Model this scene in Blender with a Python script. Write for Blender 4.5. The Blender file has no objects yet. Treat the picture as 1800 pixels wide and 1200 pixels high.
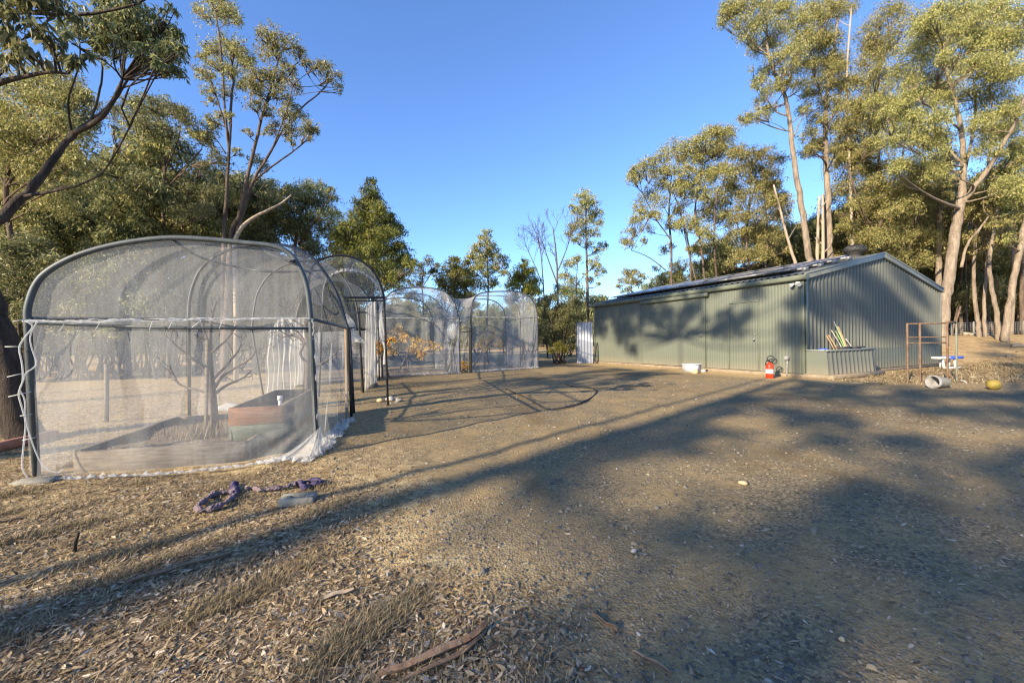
import bpy, math, random
import numpy as np
R_ = math.radians
scene = bpy.context.scene
col = scene.collection

# ------------------------------------------------------------------ camera, sky, sun, exposure
CAM_H = 1.15; FPX = 700.0; ROLL = R_(-0.65)
SUN_AZ = (0.722, 0.692)            # the way the light travels over the ground
SUN_EL = R_(22.0)
from mathutils import Matrix, Vector
cam = bpy.data.cameras.new('camera'); cam.lens = 36.0*FPX/1800.0; cam.sensor_width = 36.0
cam.clip_start = 0.05; cam.clip_end = 2000
cam_o = bpy.data.objects.new('camera', cam); col.objects.link(cam_o)
cam_o.matrix_world = Matrix.Translation((0, 0, CAM_H)) @ Matrix.Rotation(R_(90), 4, 'X') @ Matrix.Rotation(ROLL, 4, 'Z')
scene.camera = cam_o
SUN_DIR = Vector((SUN_AZ[0]*math.cos(SUN_EL), SUN_AZ[1]*math.cos(SUN_EL), -math.sin(SUN_EL))).normalized()
world = bpy.data.worlds.new('World'); scene.world = world; world.use_nodes = True
wn = world.node_tree.nodes; wl = world.node_tree.links
sky = wn.new('ShaderNodeTexSky'); sky.sky_type = 'NISHITA'; sky.sun_disc = False
sky.sun_elevation = SUN_EL
sky.sun_rotation = math.atan2(-SUN_DIR.x, -SUN_DIR.y)   # towards the sun, from +Y clockwise
sky.altitude = 200; sky.air_density = 1.0; sky.dust_density = 0.15; sky.ozone_density = 6.0
tint = wn.new('ShaderNodeMix'); tint.data_type = 'RGBA'; tint.blend_type = 'MULTIPLY'; tint.inputs[0].default_value = 1.0; tint.inputs[7].default_value = (1.0, 0.98, 1.06, 1)
wl.new(sky.outputs[0], tint.inputs[6]); wl.new(tint.outputs[2], wn['Background'].inputs[0]); wn['Background'].inputs[1].default_value = 0.125
sl = bpy.data.lights.new('sun', 'SUN'); sl.energy = 5.0; sl.angle = R_(0.5); sl.color = (1.0, 0.83, 0.6)
so = bpy.data.objects.new('sun', sl); col.objects.link(so)
so.rotation_euler = SUN_DIR.to_track_quat('-Z', 'Y').to_euler(); so.location = (-20, -20, 30)
scene.view_settings.view_transform = 'Standard'; scene.view_settings.look = 'None'
scene.view_settings.gamma = 1.0; scene.view_settings.exposure = 1.38
scene.cycles.max_bounces = 6; scene.cycles.diffuse_bounces = 3; scene.cycles.glossy_bounces = 2
scene.cycles.transmission_bounces = 4; scene.cycles.transparent_max_bounces = 24
scene.cycles.sample_clamp_indirect = 3.0; scene.cycles.use_denoising = True; scene.cycles.filter_width = 1.2

# ------------------------------------------------------------------ pixel helpers (photo 1800x1200)
CR, SR = math.cos(ROLL), math.sin(ROLL)
def ray(px, py):
    u = (px-900)/FPX; v = -(py-600)/FPX
    return np.array((u*CR - v*SR, 1.0, u*SR + v*CR))
def at(px, py, Y):
    d = ray(px, py)*Y
    return np.array((d[0], d[1], d[2]+CAM_H))
def gnd(px, py, z=0.0):
    d = ray(px, py); t = (z-CAM_H)/d[2]
    return np.array((d[0]*t, d[1]*t, z))
def onplane(px, py, A, B):
    n = np.array((-(B[1]-A[1]), B[0]-A[0])); d = ray(px, py)
    t = (n[0]*A[0]+n[1]*A[1])/(n[0]*d[0]+n[1]*d[1])
    return np.array((d[0]*t, d[1]*t, d[2]*t+CAM_H))
def sstep(a, b, x):
    t = np.clip((np.asarray(x, float)-a)/(b-a), 0, 1); return t*t*(3-2*t)
def terrain(x, y):
    x = np.asarray(x, float); y = np.asarray(y, float)
    big = 1.22*sstep(15.0, 23.0, y)*sstep(14.5, 19.5, x) + 0.4*sstep(30, 90, y)
    b = 0.010*np.sin(2.1*x+1.3*y)+0.008*np.sin(3.7*x-2.9*y+1)+0.006*np.sin(6.1*y+1.7*x)+0.005*np.sin(9.3*x+4*y+2)
    b = b*np.exp(-((np.abs(y)+np.abs(x))/16)**2)
    return big + b

# ------------------------------------------------------------------ mesh builder
class Geo:
    def __init__(s): s.v = []; s.q = []; s.t = []; s.n = 0; s.uv = None
    def add(s, V, Q=None, T=None):
        V = np.asarray(V, float).reshape(-1, 3)
        if Q is not None and len(Q): s.q.append(np.asarray(Q, int)+s.n)
        if T is not None and len(T): s.t.append(np.asarray(T, int)+s.n)
        s.v.append(V); s.n += len(V); return s
    def box(s, c, size, ax=(1, 0, 0), ay=None, az=(0, 0, 1), taper=1.0):
        ax = np.array(ax, float); ax /= np.linalg.norm(ax); az = np.array(az, float); az /= np.linalg.norm(az)
        ay = np.cross(az, ax) if ay is None else np.array(ay, float)
        ay = ay/np.linalg.norm(ay)
        h = np.array(size)/2.0; b = min(h)*0.18; c = np.array(c, float); V = []
        # a box with small chamfers: 24 corner verts
        idx = {}
        for sx in (-1, 1):
            for sy in (-1, 1):
                for sz in (-1, 1):
                    for k in range(3):
                        d = [h[0]*sx, h[1]*sy, h[2]*sz]
                        for m in range(3):
                            if m != k: d[m] -= b*(sx, sy, sz)[m]
                        tp = taper if sz > 0 else 1.0
                        idx[(sx, sy, sz, k)] = len(V)
                        V.append(c + ax*d[0]*tp + ay*d[1]*tp + az*d[2])
        Q = []; T = []
        def face(f):
            P = [V[i] for i in f]; n = np.cross(P[1]-P[0], P[2]-P[0])
            return f if np.dot(n, sum(P)/len(P)-c) > 0 else f[::-1]
        for k in range(3):
            o = [m for m in range(3) if m != k]
            for sg in (-1, 1):
                f = []
                for a, e in ((-1, -1), (1, -1), (1, 1), (-1, 1)):
                    q = [0, 0, 0]; q[k] = sg; q[o[0]] = a; q[o[1]] = e; f.append(idx[(q[0], q[1], q[2], k)])
                Q.append(face(f))
            for a in (-1, 1):
                for e in (-1, 1):
                    f = []
                    for sgn, kk in ((-1, o[0]), (1, o[0]), (1, o[1]), (-1, o[1])):
                        q = [0, 0, 0]; q[k] = sgn; q[o[0]] = a; q[o[1]] = e; f.append(idx[(q[0], q[1], q[2], kk)])
                    Q.append(face(f))
        for sx in (-1, 1):
            for sy in (-1, 1):
                for sz in (-1, 1): T.append(face([idx[(sx, sy, sz, k)] for k in range(3)]))
        return s.add(V, Q, T)
    def tube(s, P, r, n=6, cap=True):
        P = np.asarray(P, float); m = len(P)
        r = np.full(m, r, float) if np.isscalar(r) else np.asarray(r, float)
        T = np.gradient(P, axis=0); T /= np.linalg.norm(T, axis=1)[:, None]+1e-9
        ref = np.array((0.13, 0.31, 0.94)) if abs(T[0][2]) < 0.9 else np.array((1.0, 0.2, 0.05))
        a = np.cross(T, ref); a /= np.linalg.norm(a, axis=1)[:, None]+1e-9
        for i in range(1, m):                       # keep the frame from flipping
            a[i] = a[i-1]-T[i]*np.dot(a[i-1], T[i]); a[i] /= np.linalg.norm(a[i])+1e-9
        b = np.cross(T, a); th = np.arange(n)*2*np.pi/n
        V = P[:, None, :]+r[:, None, None]*(np.cos(th)[None, :, None]*a[:, None, :]+np.sin(th)[None, :, None]*b[:, None, :])
        i = np.arange(m-1)[:, None]*n; j = np.arange(n)[None, :]; k = (j+1) % n
        Q = np.stack([i+j, i+k, i+n+k, i+n+j], -1).reshape(-1, 4)
        V = V.reshape(-1, 3); Tt = []
        if cap:
            V = np.vstack([V, P[0], P[-1]])
            for j in range(n):
                Tt.append((m*n, (j+1) % n, j)); Tt.append((m*n+1, (m-1)*n+j, (m-1)*n+(j+1) % n))
        return s.add(V, Q, Tt)
    def grid(s, G):
        G = np.asarray(G, float); a, b = G.shape[:2]
        i = np.arange(a-1)[:, None]*b; j = np.arange(b-1)[None, :]
        return s.add(G.reshape(-1, 3), np.stack([i+j, i+j+1, i+b+j+1, i+b+j], -1).reshape(-1, 4))
    def lathe(s, prof, c, n=24, axis=(0, 0, 1)):
        ax = np.array(axis, float); ax /= np.linalg.norm(ax)
        e1 = np.cross(ax, (0.3, 0.9, 0.1)); e1 /= np.linalg.norm(e1); e2 = np.cross(ax, e1)
        th = np.arange(n)*2*np.pi/n; m = len(prof); pr = np.array(prof, float)
        V = np.array(c, float)+pr[:, 1][:, None, None]*ax+pr[:, 0][:, None, None]*(np.cos(th)[:, None]*e1+np.sin(th)[:, None]*e2)[None]
        i = np.arange(m-1)[:, None]*n; j = np.arange(n)[None, :]; k = (j+1) % n
        return s.add(V.reshape(-1, 3), np.stack([i+j, i+k, i+n+k, i+n+j], -1).reshape(-1, 4))
    def blob(s, c, rad, rng, n=10, rough=0.15, sq=(1, 1, 1)):
        th = np.linspace(0, np.pi, n//2+2); ph = np.arange(n)*2*np.pi/n
        D = np.stack([np.sin(th)[:, None]*np.cos(ph), np.sin(th)[:, None]*np.sin(ph), np.cos(th)[:, None]*np.ones(n)], -1)
        f = rng.normal(size=(5, 3))*2.0; o = rng.uniform(0, 6, 5)
        w = 1+rough*np.sin(D@f.T+o).mean(-1)*2
        V = np.array(c)+D*w[..., None]*rad*np.array(sq)
        m = len(th); i = np.arange(m-1)[:, None]*n; j = np.arange(n)[None, :]; k = (j+1) % n
        return s.add(V.reshape(-1, 3), np.stack([i+j, i+n+j, i+n+k, i+k], -1).reshape(-1, 4))
    def build(s, name, mat, parent=None, smooth=False):
        V = np.vstack(s.v)
        if parent is not None: V = V-np.array(parent.location)
        me = bpy.data.meshes.new(name); me.vertices.add(len(V)); me.vertices.foreach_set('co', V.astype(np.float32).ravel())
        Q = np.vstack(s.q) if s.q else np.zeros((0, 4), int); T = np.vstack(s.t) if s.t else np.zeros((0, 3), int)
        loops = np.concatenate([Q.ravel(), T.ravel()]).astype(np.int32)
        st = np.concatenate([np.arange(len(Q))*4, len(Q)*4+np.arange(len(T))*3]).astype(np.int32)
        me.loops.add(len(loops)); me.loops.foreach_set('vertex_index', loops)
        me.polygons.add(len(st)); me.polygons.foreach_set('loop_start', st)
        if smooth: me.polygons.foreach_set('use_smooth', np.ones(len(st), bool))
        me.update(calc_edges=True); me.validate()
        if mat: me.materials.append(mat)
        o = bpy.data.objects.new(name, me); col.objects.link(o)
        if parent is not None: o.parent = parent
        return o

def tag(o, label=None, cat=None, group=None, kind=None):
    if label: o['label'] = label
    if cat: o['category'] = cat
    if group: o['group'] = group
    if kind: o['kind'] = kind
    return o
def thing(name, label, cat, loc, group=None):
    o = bpy.data.objects.new(name, None); col.objects.link(o); o.empty_display_size = 0.1
    o.location = tuple(float(x) for x in loc)
    return tag(o, label, cat, group)
def dup(root, loc, rz=0.0, sc=1.0, label=None, group=None):
    r = root.copy(); col.objects.link(r); r.location = loc; r.rotation_euler = (0, 0, rz); r.scale = (sc, sc, sc)
    if label: r['label'] = label
    if group: r['group'] = group
    for ch in list(root.children):
        c = ch.copy(); col.objects.link(c); c.parent = r
    return r

# ------------------------------------------------------------------ materials
def new_mat(name):
    m = bpy.data.materials.new(name); m.use_nodes = True
    nt = m.node_tree; return m, nt, nt.nodes['Principled BSDF'], nt.nodes['Material Output']
def N(nt, t, **kw):
    n = nt.nodes.new(t)
    for k, v in kw.items():
        if hasattr(n, k): setattr(n, k, v)
        else: n.inputs[k].default_value = v
    return n
def ramp(nt, fac, stops):
    r = nt.nodes.new('ShaderNodeValToRGB'); e = r.color_ramp.elements
    while len(e) < len(stops): e.new(0.5)
    for i, (p, c) in enumerate(stops): e[i].position = p; e[i].color = (c[0], c[1], c[2], 1)
    nt.links.new(fac, r.inputs[0]); return r.outputs[0]
def mixc(nt, fac, a, b, mode='MIX'):
    m = nt.nodes.new('ShaderNodeMix'); m.data_type = 'RGBA'; m.blend_type = mode
    for i, x in ((0, fac), (6, a), (7, b)):
        if hasattr(x, 'is_linked') or hasattr(x, 'links'): nt.links.new(x, m.inputs[i])
        else: m.inputs[i].default_value = x if i == 0 else (x[0], x[1], x[2], 1)
    return m.outputs[2]
def math_(nt, op, a, b=0.0, clamp=False):
    m = nt.nodes.new('ShaderNodeMath'); m.operation = op; m.use_clamp = clamp
    for i, x in ((0, a), (1, b)):
        if hasattr(x, 'links'): nt.links.new(x, m.inputs[i])
        else: m.inputs[i].default_value = x
    return m.outputs[0]
def coords(nt, scale=(1, 1, 1), kind='Object'):
    c = nt.nodes.new('ShaderNodeTexCoord'); mp = nt.nodes.new('ShaderNodeMapping'); mp.inputs['Scale'].default_value = scale
    nt.links.new(c.outputs[kind], mp.inputs[0]); return mp.outputs[0]
def noise(nt, vec, scale, detail=4, rough=0.6, out=0):
    n = nt.nodes.new('ShaderNodeTexNoise'); n.inputs['Scale'].default_value = scale; n.inputs['Detail'].default_value = detail
    n.inputs['Roughness'].default_value = rough; nt.links.new(vec, n.inputs['Vector']); return n.outputs[out]
def bump(nt, bs, h, strength=0.3, dist=0.01):
    b = nt.nodes.new('ShaderNodeBump'); b.inputs['Strength'].default_value = strength; b.inputs['Distance'].default_value = dist
    nt.links.new(h, b.inputs['Height']); nt.links.new(b.outputs[0], bs.inputs['Normal'])
def mat_var(name, c1, c2, scale=6, stretch=(1, 1, 1), rough=0.8, bs_=0.3, bd=0.01, spec=0.3, metal=0.0, c3=None, detail=6):
    m, nt, b, o = new_mat(name); v = coords(nt, stretch); f = noise(nt, v, scale, detail)
    st = [(0.32, c1), (0.68, c2)] if c3 is None else [(0.28, c1), (0.5, c2), (0.72, c3)]
    nt.links.new(ramp(nt, f, st), b.inputs['Base Color']); b.inputs['Roughness'].default_value = rough
    b.inputs['Specular IOR Level'].default_value = spec; b.inputs['Metallic'].default_value = metal
    if bs_: bump(nt, b, noise(nt, v, scale*2.7, 5), bs_, bd)
    return m
def mat_leaf(name, stops, trans=0.42, rough=0.5):
    m, nt, b, o = new_mat(name); g = N(nt, 'ShaderNodeNewGeometry'); oi = N(nt, 'ShaderNodeObjectInfo')
    c = ramp(nt, g.outputs['Random Per Island'], stops)
    hs = nt.nodes.new('ShaderNodeHueSaturation'); nt.links.new(c, hs.inputs['Color'])
    nt.links.new(math_(nt, 'ADD', math_(nt, 'MULTIPLY', oi.outputs['Random'], 0.03), 0.485), hs.inputs['Hue'])
    nt.links.new(math_(nt, 'ADD', math_(nt, 'MULTIPLY', oi.outputs['Random'], 0.35), 0.82), hs.inputs['Value'])
    nt.links.new(hs.outputs[0], b.inputs['Base Color']); b.inputs['Roughness'].default_value = rough; b.inputs['Specular IOR Level'].default_value = 0.25
    t = N(nt, 'ShaderNodeBsdfTranslucent'); nt.links.new(hs.outputs[0], t.inputs[0])
    mx = N(nt, 'ShaderNodeMixShader'); mx.inputs[0].default_value = trans
    nt.links.new(b.outputs[0], mx.inputs[1]); nt.links.new(t.outputs[0], mx.inputs[2]); nt.links.new(mx.outputs[0], o.inputs[0])
    return m
def mat_net(name, opac, var, colr=(0.8, 0.82, 0.82), stretch=(9, 9, 0.5)):
    m, nt, b, o = new_mat(name); nt.nodes.remove(b); v = coords(nt, stretch)
    f = noise(nt, v, 2.6, 5, 0.7); big = noise(nt, coords(nt), 1.3, 3)
    fac = math_(nt, 'ADD', math_(nt, 'MULTIPLY', math_(nt, 'SUBTRACT', f, 0.5), var*2), opac)
    fac = math_(nt, 'ADD', fac, math_(nt, 'MULTIPLY', math_(nt, 'SUBTRACT', big, 0.5), var*1.2), clamp=True)
    d = N(nt, 'ShaderNodeBsdfDiffuse'); d.inputs[0].default_value = (*colr, 1)
    t = N(nt, 'ShaderNodeBsdfTranslucent'); t.inputs[0].default_value = (*colr, 1)
    dt = N(nt, 'ShaderNodeMixShader'); dt.inputs[0].default_value = 0.4
    nt.links.new(d.outputs[0], dt.inputs[1]); nt.links.new(t.outputs[0], dt.inputs[2])
    tr = N(nt, 'ShaderNodeBsdfTransparent'); mx = N(nt, 'ShaderNodeMixShader'); nt.links.new(fac, mx.inputs[0])
    nt.links.new(tr.outputs[0], mx.inputs[1]); nt.links.new(dt.outputs[0], mx.inputs[2]); nt.links.new(mx.outputs[0], o.inputs[0])
    return m

M = {}
OLIVE = [(0.0, (0.08, 0.095, 0.032)), (0.3, (0.2, 0.205, 0.066)), (0.65, (0.36, 0.34, 0.115)), (0.93, (0.5, 0.45, 0.19)), (1.0, (0.42, 0.28, 0.12))]
GREY = [(0.0, (0.06, 0.08, 0.038)), (0.4, (0.145, 0.16, 0.068)), (0.8, (0.26, 0.26, 0.105)), (1.0, (0.38, 0.33, 0.15))]
GREEN = [(0.0, (0.065, 0.085, 0.02)), (0.5, (0.18, 0.195, 0.045)), (1.0, (0.31, 0.3, 0.08))]
GOLD = [(0.0, (0.5, 0.28, 0.03)), (0.5, (0.72, 0.46, 0.06)), (0.85, (0.6, 0.3, 0.05)), (1.0, (0.4, 0.2, 0.05))]
YELL = [(0.0, (0.2, 0.19, 0.03)), (0.5, (0.3, 0.27, 0.045)), (1.0, (0.13, 0.14, 0.03))]
M['olive'] = mat_leaf('gum_leaf_olive', OLIVE); M['grey'] = mat_leaf('gum_leaf_grey', GREY); M['green'] = mat_leaf('gum_leaf_green', GREEN)
M['gold'] = mat_leaf('autumn_leaf', GOLD, 0.4); M['yellow'] = mat_leaf('wattle_leaf', YELL, 0.4)
def mat_bark(name, stops, stain, bd=0.05):
    m, nt, b, o = new_mat(name); v = coords(nt, (3, 3, 0.4)); w = coords(nt)
    c = ramp(nt, noise(nt, v, 3.4, 8, 0.7), stops); st = ramp(nt, noise(nt, coords(nt, (2.2, 2.2, 0.7)), 1.6, 6, 0.75), [(0.5, (0, 0, 0)), (0.62, (1, 1, 1))])
    c = mixc(nt, math_(nt, 'MULTIPLY', st, 0.75), c, stain); c = mixc(nt, math_(nt, 'MULTIPLY', noise(nt, w, 22, 4, 0.7), 0.5), c, [x*0.55 for x in stops[0][1]])
    nt.links.new(c, b.inputs['Base Color']); b.inputs['Roughness'].default_value = 0.9; b.inputs['Specular IOR Level'].default_value = 0.15
    bump(nt, b, math_(nt, 'ADD', noise(nt, coords(nt, (6, 6, 0.8)), 4, 6, 0.7), math_(nt, 'MULTIPLY', noise(nt, w, 30, 3), 0.4)), 1.0, bd); return m
M['bark'] = mat_bark('bark_brown', [(0.3, (0.07, 0.052, 0.04)), (0.55, (0.16, 0.12, 0.09)), (0.75, (0.25, 0.2, 0.155))], (0.07, 0.052, 0.042))
M['bark_dark'] = mat_bark('bark_dark', [(0.3, (0.035, 0.028, 0.024)), (0.6, (0.1, 0.08, 0.064)), (0.8, (0.17, 0.14, 0.115))], (0.035, 0.028, 0.024))
M['bark_pale'] = mat_bark('bark_pale', [(0.3, (0.15, 0.115, 0.085)), (0.5, (0.27, 0.22, 0.165)), (0.72, (0.4, 0.34, 0.27))], (0.12, 0.09, 0.068), 0.04)
M['twig'] = mat_var('twig_grey', (0.05, 0.04, 0.038), (0.11, 0.09, 0.082), 20, rough=0.9)
M['dead'] = mat_var('dead_wood', (0.22, 0.175, 0.125), (0.36, 0.3, 0.23), 5, (3, 3, 0.3), 0.9)
M['net'] = mat_net('fine_netting', 0.175, 0.14, (0.7, 0.72, 0.72))
M['net_roof'] = mat_net('fine_netting_roof', 0.14, 0.12, (0.66, 0.68, 0.68), stretch=(5, 5, 3))
M['net_far'] = mat_net('fine_netting_far', 0.26, 0.16, (0.7, 0.72, 0.74))
M['net_skirt'] = mat_net('skirt_netting', 0.34, 0.22, (0.72, 0.72, 0.7))
M['net_gather'] = mat_net('gathered_netting', 0.5, 0.22, (0.74, 0.74, 0.7))
M['net_hem'] = mat_net('bunched_netting', 0.5, 0.4, (0.6, 0.62, 0.63), (14, 14, 14))
M['pole'] = mat_var('painted_pole', (0.012, 0.014, 0.015), (0.03, 0.034, 0.036), 9, (1, 1, 0.4), 0.5, 0.15, 0.003, 0.4)
M['pole_teal'] = mat_var('teal_pole', (0.034, 0.044, 0.048), (0.075, 0.09, 0.096), 9, (1, 1, 0.4), 0.5, 0.1, 0.003, 0.4)
M['black'] = mat_var('black_steel', (0.02, 0.02, 0.022), (0.055, 0.05, 0.05), 12, rough=0.6)
M['rust'] = mat_var('rusty_steel', (0.065, 0.036, 0.024), (0.15, 0.09, 0.055), 14, (1, 1, 0.5), 0.85, 0.4, 0.004, c3=(0.16, 0.145, 0.11))
M['old_green'] = mat_var('old_green_paint', (0.1, 0.12, 0.1), (0.17, 0.175, 0.135), 10, (1, 1, 0.4), 0.7, 0.2, 0.003, c3=(0.14, 0.09, 0.05))
def mat_clad(name, c):
    m, nt, b, o = new_mat(name); v = coords(nt); f = noise(nt, v, 1.1, 6, 0.65)
    streak = noise(nt, coords(nt, (6, 6, 0.35)), 3, 5)
    base = mixc(nt, f, [x*0.88 for x in c], [x*1.12 for x in c])
    sep = N(nt, 'ShaderNodeSeparateXYZ'); nt.links.new(v, sep.inputs[0])
    base = mixc(nt, math_(nt, 'MULTIPLY', streak, 0.3), base, [x*0.72 for x in c])
    dirt = math_(nt, 'MULTIPLY', math_(nt, 'SUBTRACT', 1.0, math_(nt, 'MULTIPLY', sep.outputs[2], 2.2), True), math_(nt, 'ADD', streak, 0.1), True)
    nt.links.new(mixc(nt, math_(nt, 'MULTIPLY', dirt, 0.85), base, (0.24, 0.19, 0.125)), b.inputs['Base Color'])
    b.inputs['Roughness'].default_value = 0.5; b.inputs['Specular IOR Level'].default_value = 0.4
    bump(nt, b, noise(nt, v, 2.2, 3), 0.25, 0.012)
    return m
M['clad'] = mat_clad('pale_green_cladding', (0.112, 0.126, 0.1))
M['clad2'] = mat_clad('gable_cladding', (0.108, 0.115, 0.097))
M['trim'] = mat_var('green_trim', (0.1, 0.115, 0.085), (0.14, 0.156, 0.118), 3, rough=0.45, bs_=0.05)
M['trim_grey'] = mat_var('grey_green_barge', (0.15, 0.165, 0.15), (0.2, 0.215, 0.195), 3, rough=0.45, bs_=0.05)
M['roof'] = mat_var('roof_sheet', (0.08, 0.09, 0.085), (0.13, 0.14, 0.13), 2, rough=0.4, spec=0.5)
M['solar'] = mat_var('solar_glass', (0.014, 0.02, 0.042), (0.025, 0.034, 0.065), 4, rough=0.16, bs_=0.0, spec=0.6)
M['alu'] = mat_var('aluminium', (0.2, 0.2, 0.2), (0.3, 0.3, 0.3), 8, rough=0.5, bs_=0.0, metal=0.5)
M['slab'] = mat_var('concrete_slab', (0.16, 0.125, 0.085), (0.26, 0.21, 0.145), 5, rough=0.9, bs_=0.4)
M['concrete'] = mat_var('concrete_paver', (0.16, 0.155, 0.125), (0.27, 0.255, 0.21), 22, rough=0.95, bs_=0.6, bd=0.006)
M['zinc'] = mat_var('zinc_sheet', (0.28, 0.31, 0.36), (0.42, 0.45, 0.49), 3, (1, 1, 0.3), 0.35, 0.05, 0.004, 0.5, 0.2)
M['red'] = mat_var('red_enamel', (0.5, 0.035, 0.012), (0.66, 0.055, 0.02), 7, rough=0.35, bs_=0.05)
M['white'] = mat_var('white_paint', (0.45, 0.45, 0.43), (0.58, 0.58, 0.56), 7, rough=0.5, bs_=0.05)
M['whiteplastic'] = mat_var('white_plastic', (0.34, 0.36, 0.4), (0.45, 0.47, 0.5), 5, rough=0.45, bs_=0.05)
M['blue'] = mat_var('blue_plastic', (0.03, 0.075, 0.5), (0.05, 0.11, 0.62), 5, rough=0.4, bs_=0.05)
M['navy'] = mat_var('navy_plastic', (0.015, 0.025, 0.12), (0.03, 0.04, 0.18), 5, rough=0.5, bs_=0.05)
M['yellowball'] = mat_var('worn_yellow_rubber', (0.085, 0.068, 0.018), (0.21, 0.16, 0.034), 9, rough=0.7, bs_=0.4, c3=(0.2, 0.15, 0.03))
M['timber'] = mat_var('weathered_timber', (0.085, 0.068, 0.05), (0.2, 0.165, 0.12), 5, (1.2, 1.2, 9), 0.9, 0.5, 0.006)
M['timber_red'] = mat_var('red_brown_board', (0.11, 0.05, 0.028), (0.21, 0.11, 0.06), 4, (2, 2, 14), 0.8, 0.4, 0.005)
M['timber_green'] = mat_var('green_board', (0.055, 0.068, 0.055), (0.12, 0.13, 0.095), 4, (2, 2, 14), 0.85, 0.4, 0.005)
M['soil'] = mat_var('garden_soil', (0.1, 0.075, 0.05), (0.3, 0.24, 0.17), 26, rough=1, bs_=1.0, bd=0.03)
M['rock'] = mat_var('tan_rock', (0.36, 0.25, 0.13), (0.56, 0.42, 0.25), 9, rough=0.9, bs_=0.5)
M['quartz'] = mat_var('pale_rock', (0.26, 0.25, 0.23), (0.46, 0.44, 0.4), 9, rough=0.9, bs_=0.5)
M['greyrock'] = mat_var('grey_rock', (0.14, 0.14, 0.14), (0.3, 0.29, 0.28), 9, rough=0.9, bs_=0.5)
M['yarn'] = mat_var('mauve_yarn', (0.06, 0.046, 0.075), (0.17, 0.13, 0.135), 30, rough=0.95, bs_=0.9, bd=0.01, c3=(0.125, 0.095, 0.135))
M['yarn_purple'] = mat_var('purple_yarn', (0.03, 0.024, 0.055), (0.085, 0.068, 0.135), 40, rough=0.95, bs_=0.9, bd=0.008)
M['barkstrip'] = mat_var('shed_bark', (0.1, 0.065, 0.04), (0.3, 0.2, 0.125), 9, (1, 1, 1), 0.9, 0.7, 0.01, c3=(0.21, 0.12, 0.07))
M['hose'] = mat_var('black_hose', (0.018, 0.018, 0.02), (0.045, 0.045, 0.045), 9, rough=0.6)
M['stakegreen'] = mat_var('lime_handle', (0.15, 0.27, 0.05), (0.24, 0.36, 0.1), 9, rough=0.5, bs_=0.05)
M['stakeorange'] = mat_var('salmon_handle', (0.32, 0.17, 0.09), (0.42, 0.24, 0.14), 9, rough=0.6, bs_=0.05)
M['stakewood'] = mat_var('wood_handle', (0.2, 0.135, 0.07), (0.31, 0.23, 0.14), 12, (1, 1, 0.2), 0.8)
M['brick'] = mat_var('red_edging', (0.2, 0.09, 0.06), (0.34, 0.17, 0.11), 10, rough=0.9)
M['wire'] = mat_var('fence_wire', (0.2, 0.2, 0.19), (0.3, 0.3, 0.28), 6, rough=0.5, bs_=0.0)
M['litter'] = mat_leaf('fallen_leaf', [(0.0, (0.07, 0.048, 0.03)), (0.3, (0.19, 0.137, 0.08)), (0.65, (0.34, 0.26, 0.15)), (0.92, (0.47, 0.38, 0.245)), (1.0, (0.5, 0.46, 0.38))], 0.1, 0.7)
M['drygrass'] = mat_leaf('dry_grass_blade', [(0.0, (0.16, 0.125, 0.065)), (0.5, (0.28, 0.22, 0.12)), (0.9, (0.36, 0.3, 0.17)), (1.0, (0.15, 0.15, 0.06))], 0.2, 0.7)
M['gravel'] = mat_leaf('gravel_chip', [(0.0, (0.07, 0.066, 0.062)), (0.45, (0.13, 0.118, 0.098)), (0.85, (0.2, 0.172, 0.128)), (0.985, (0.26, 0.2, 0.13)), (1.0, (0.5, 0.46, 0.4))], 0.0, 0.9)

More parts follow.
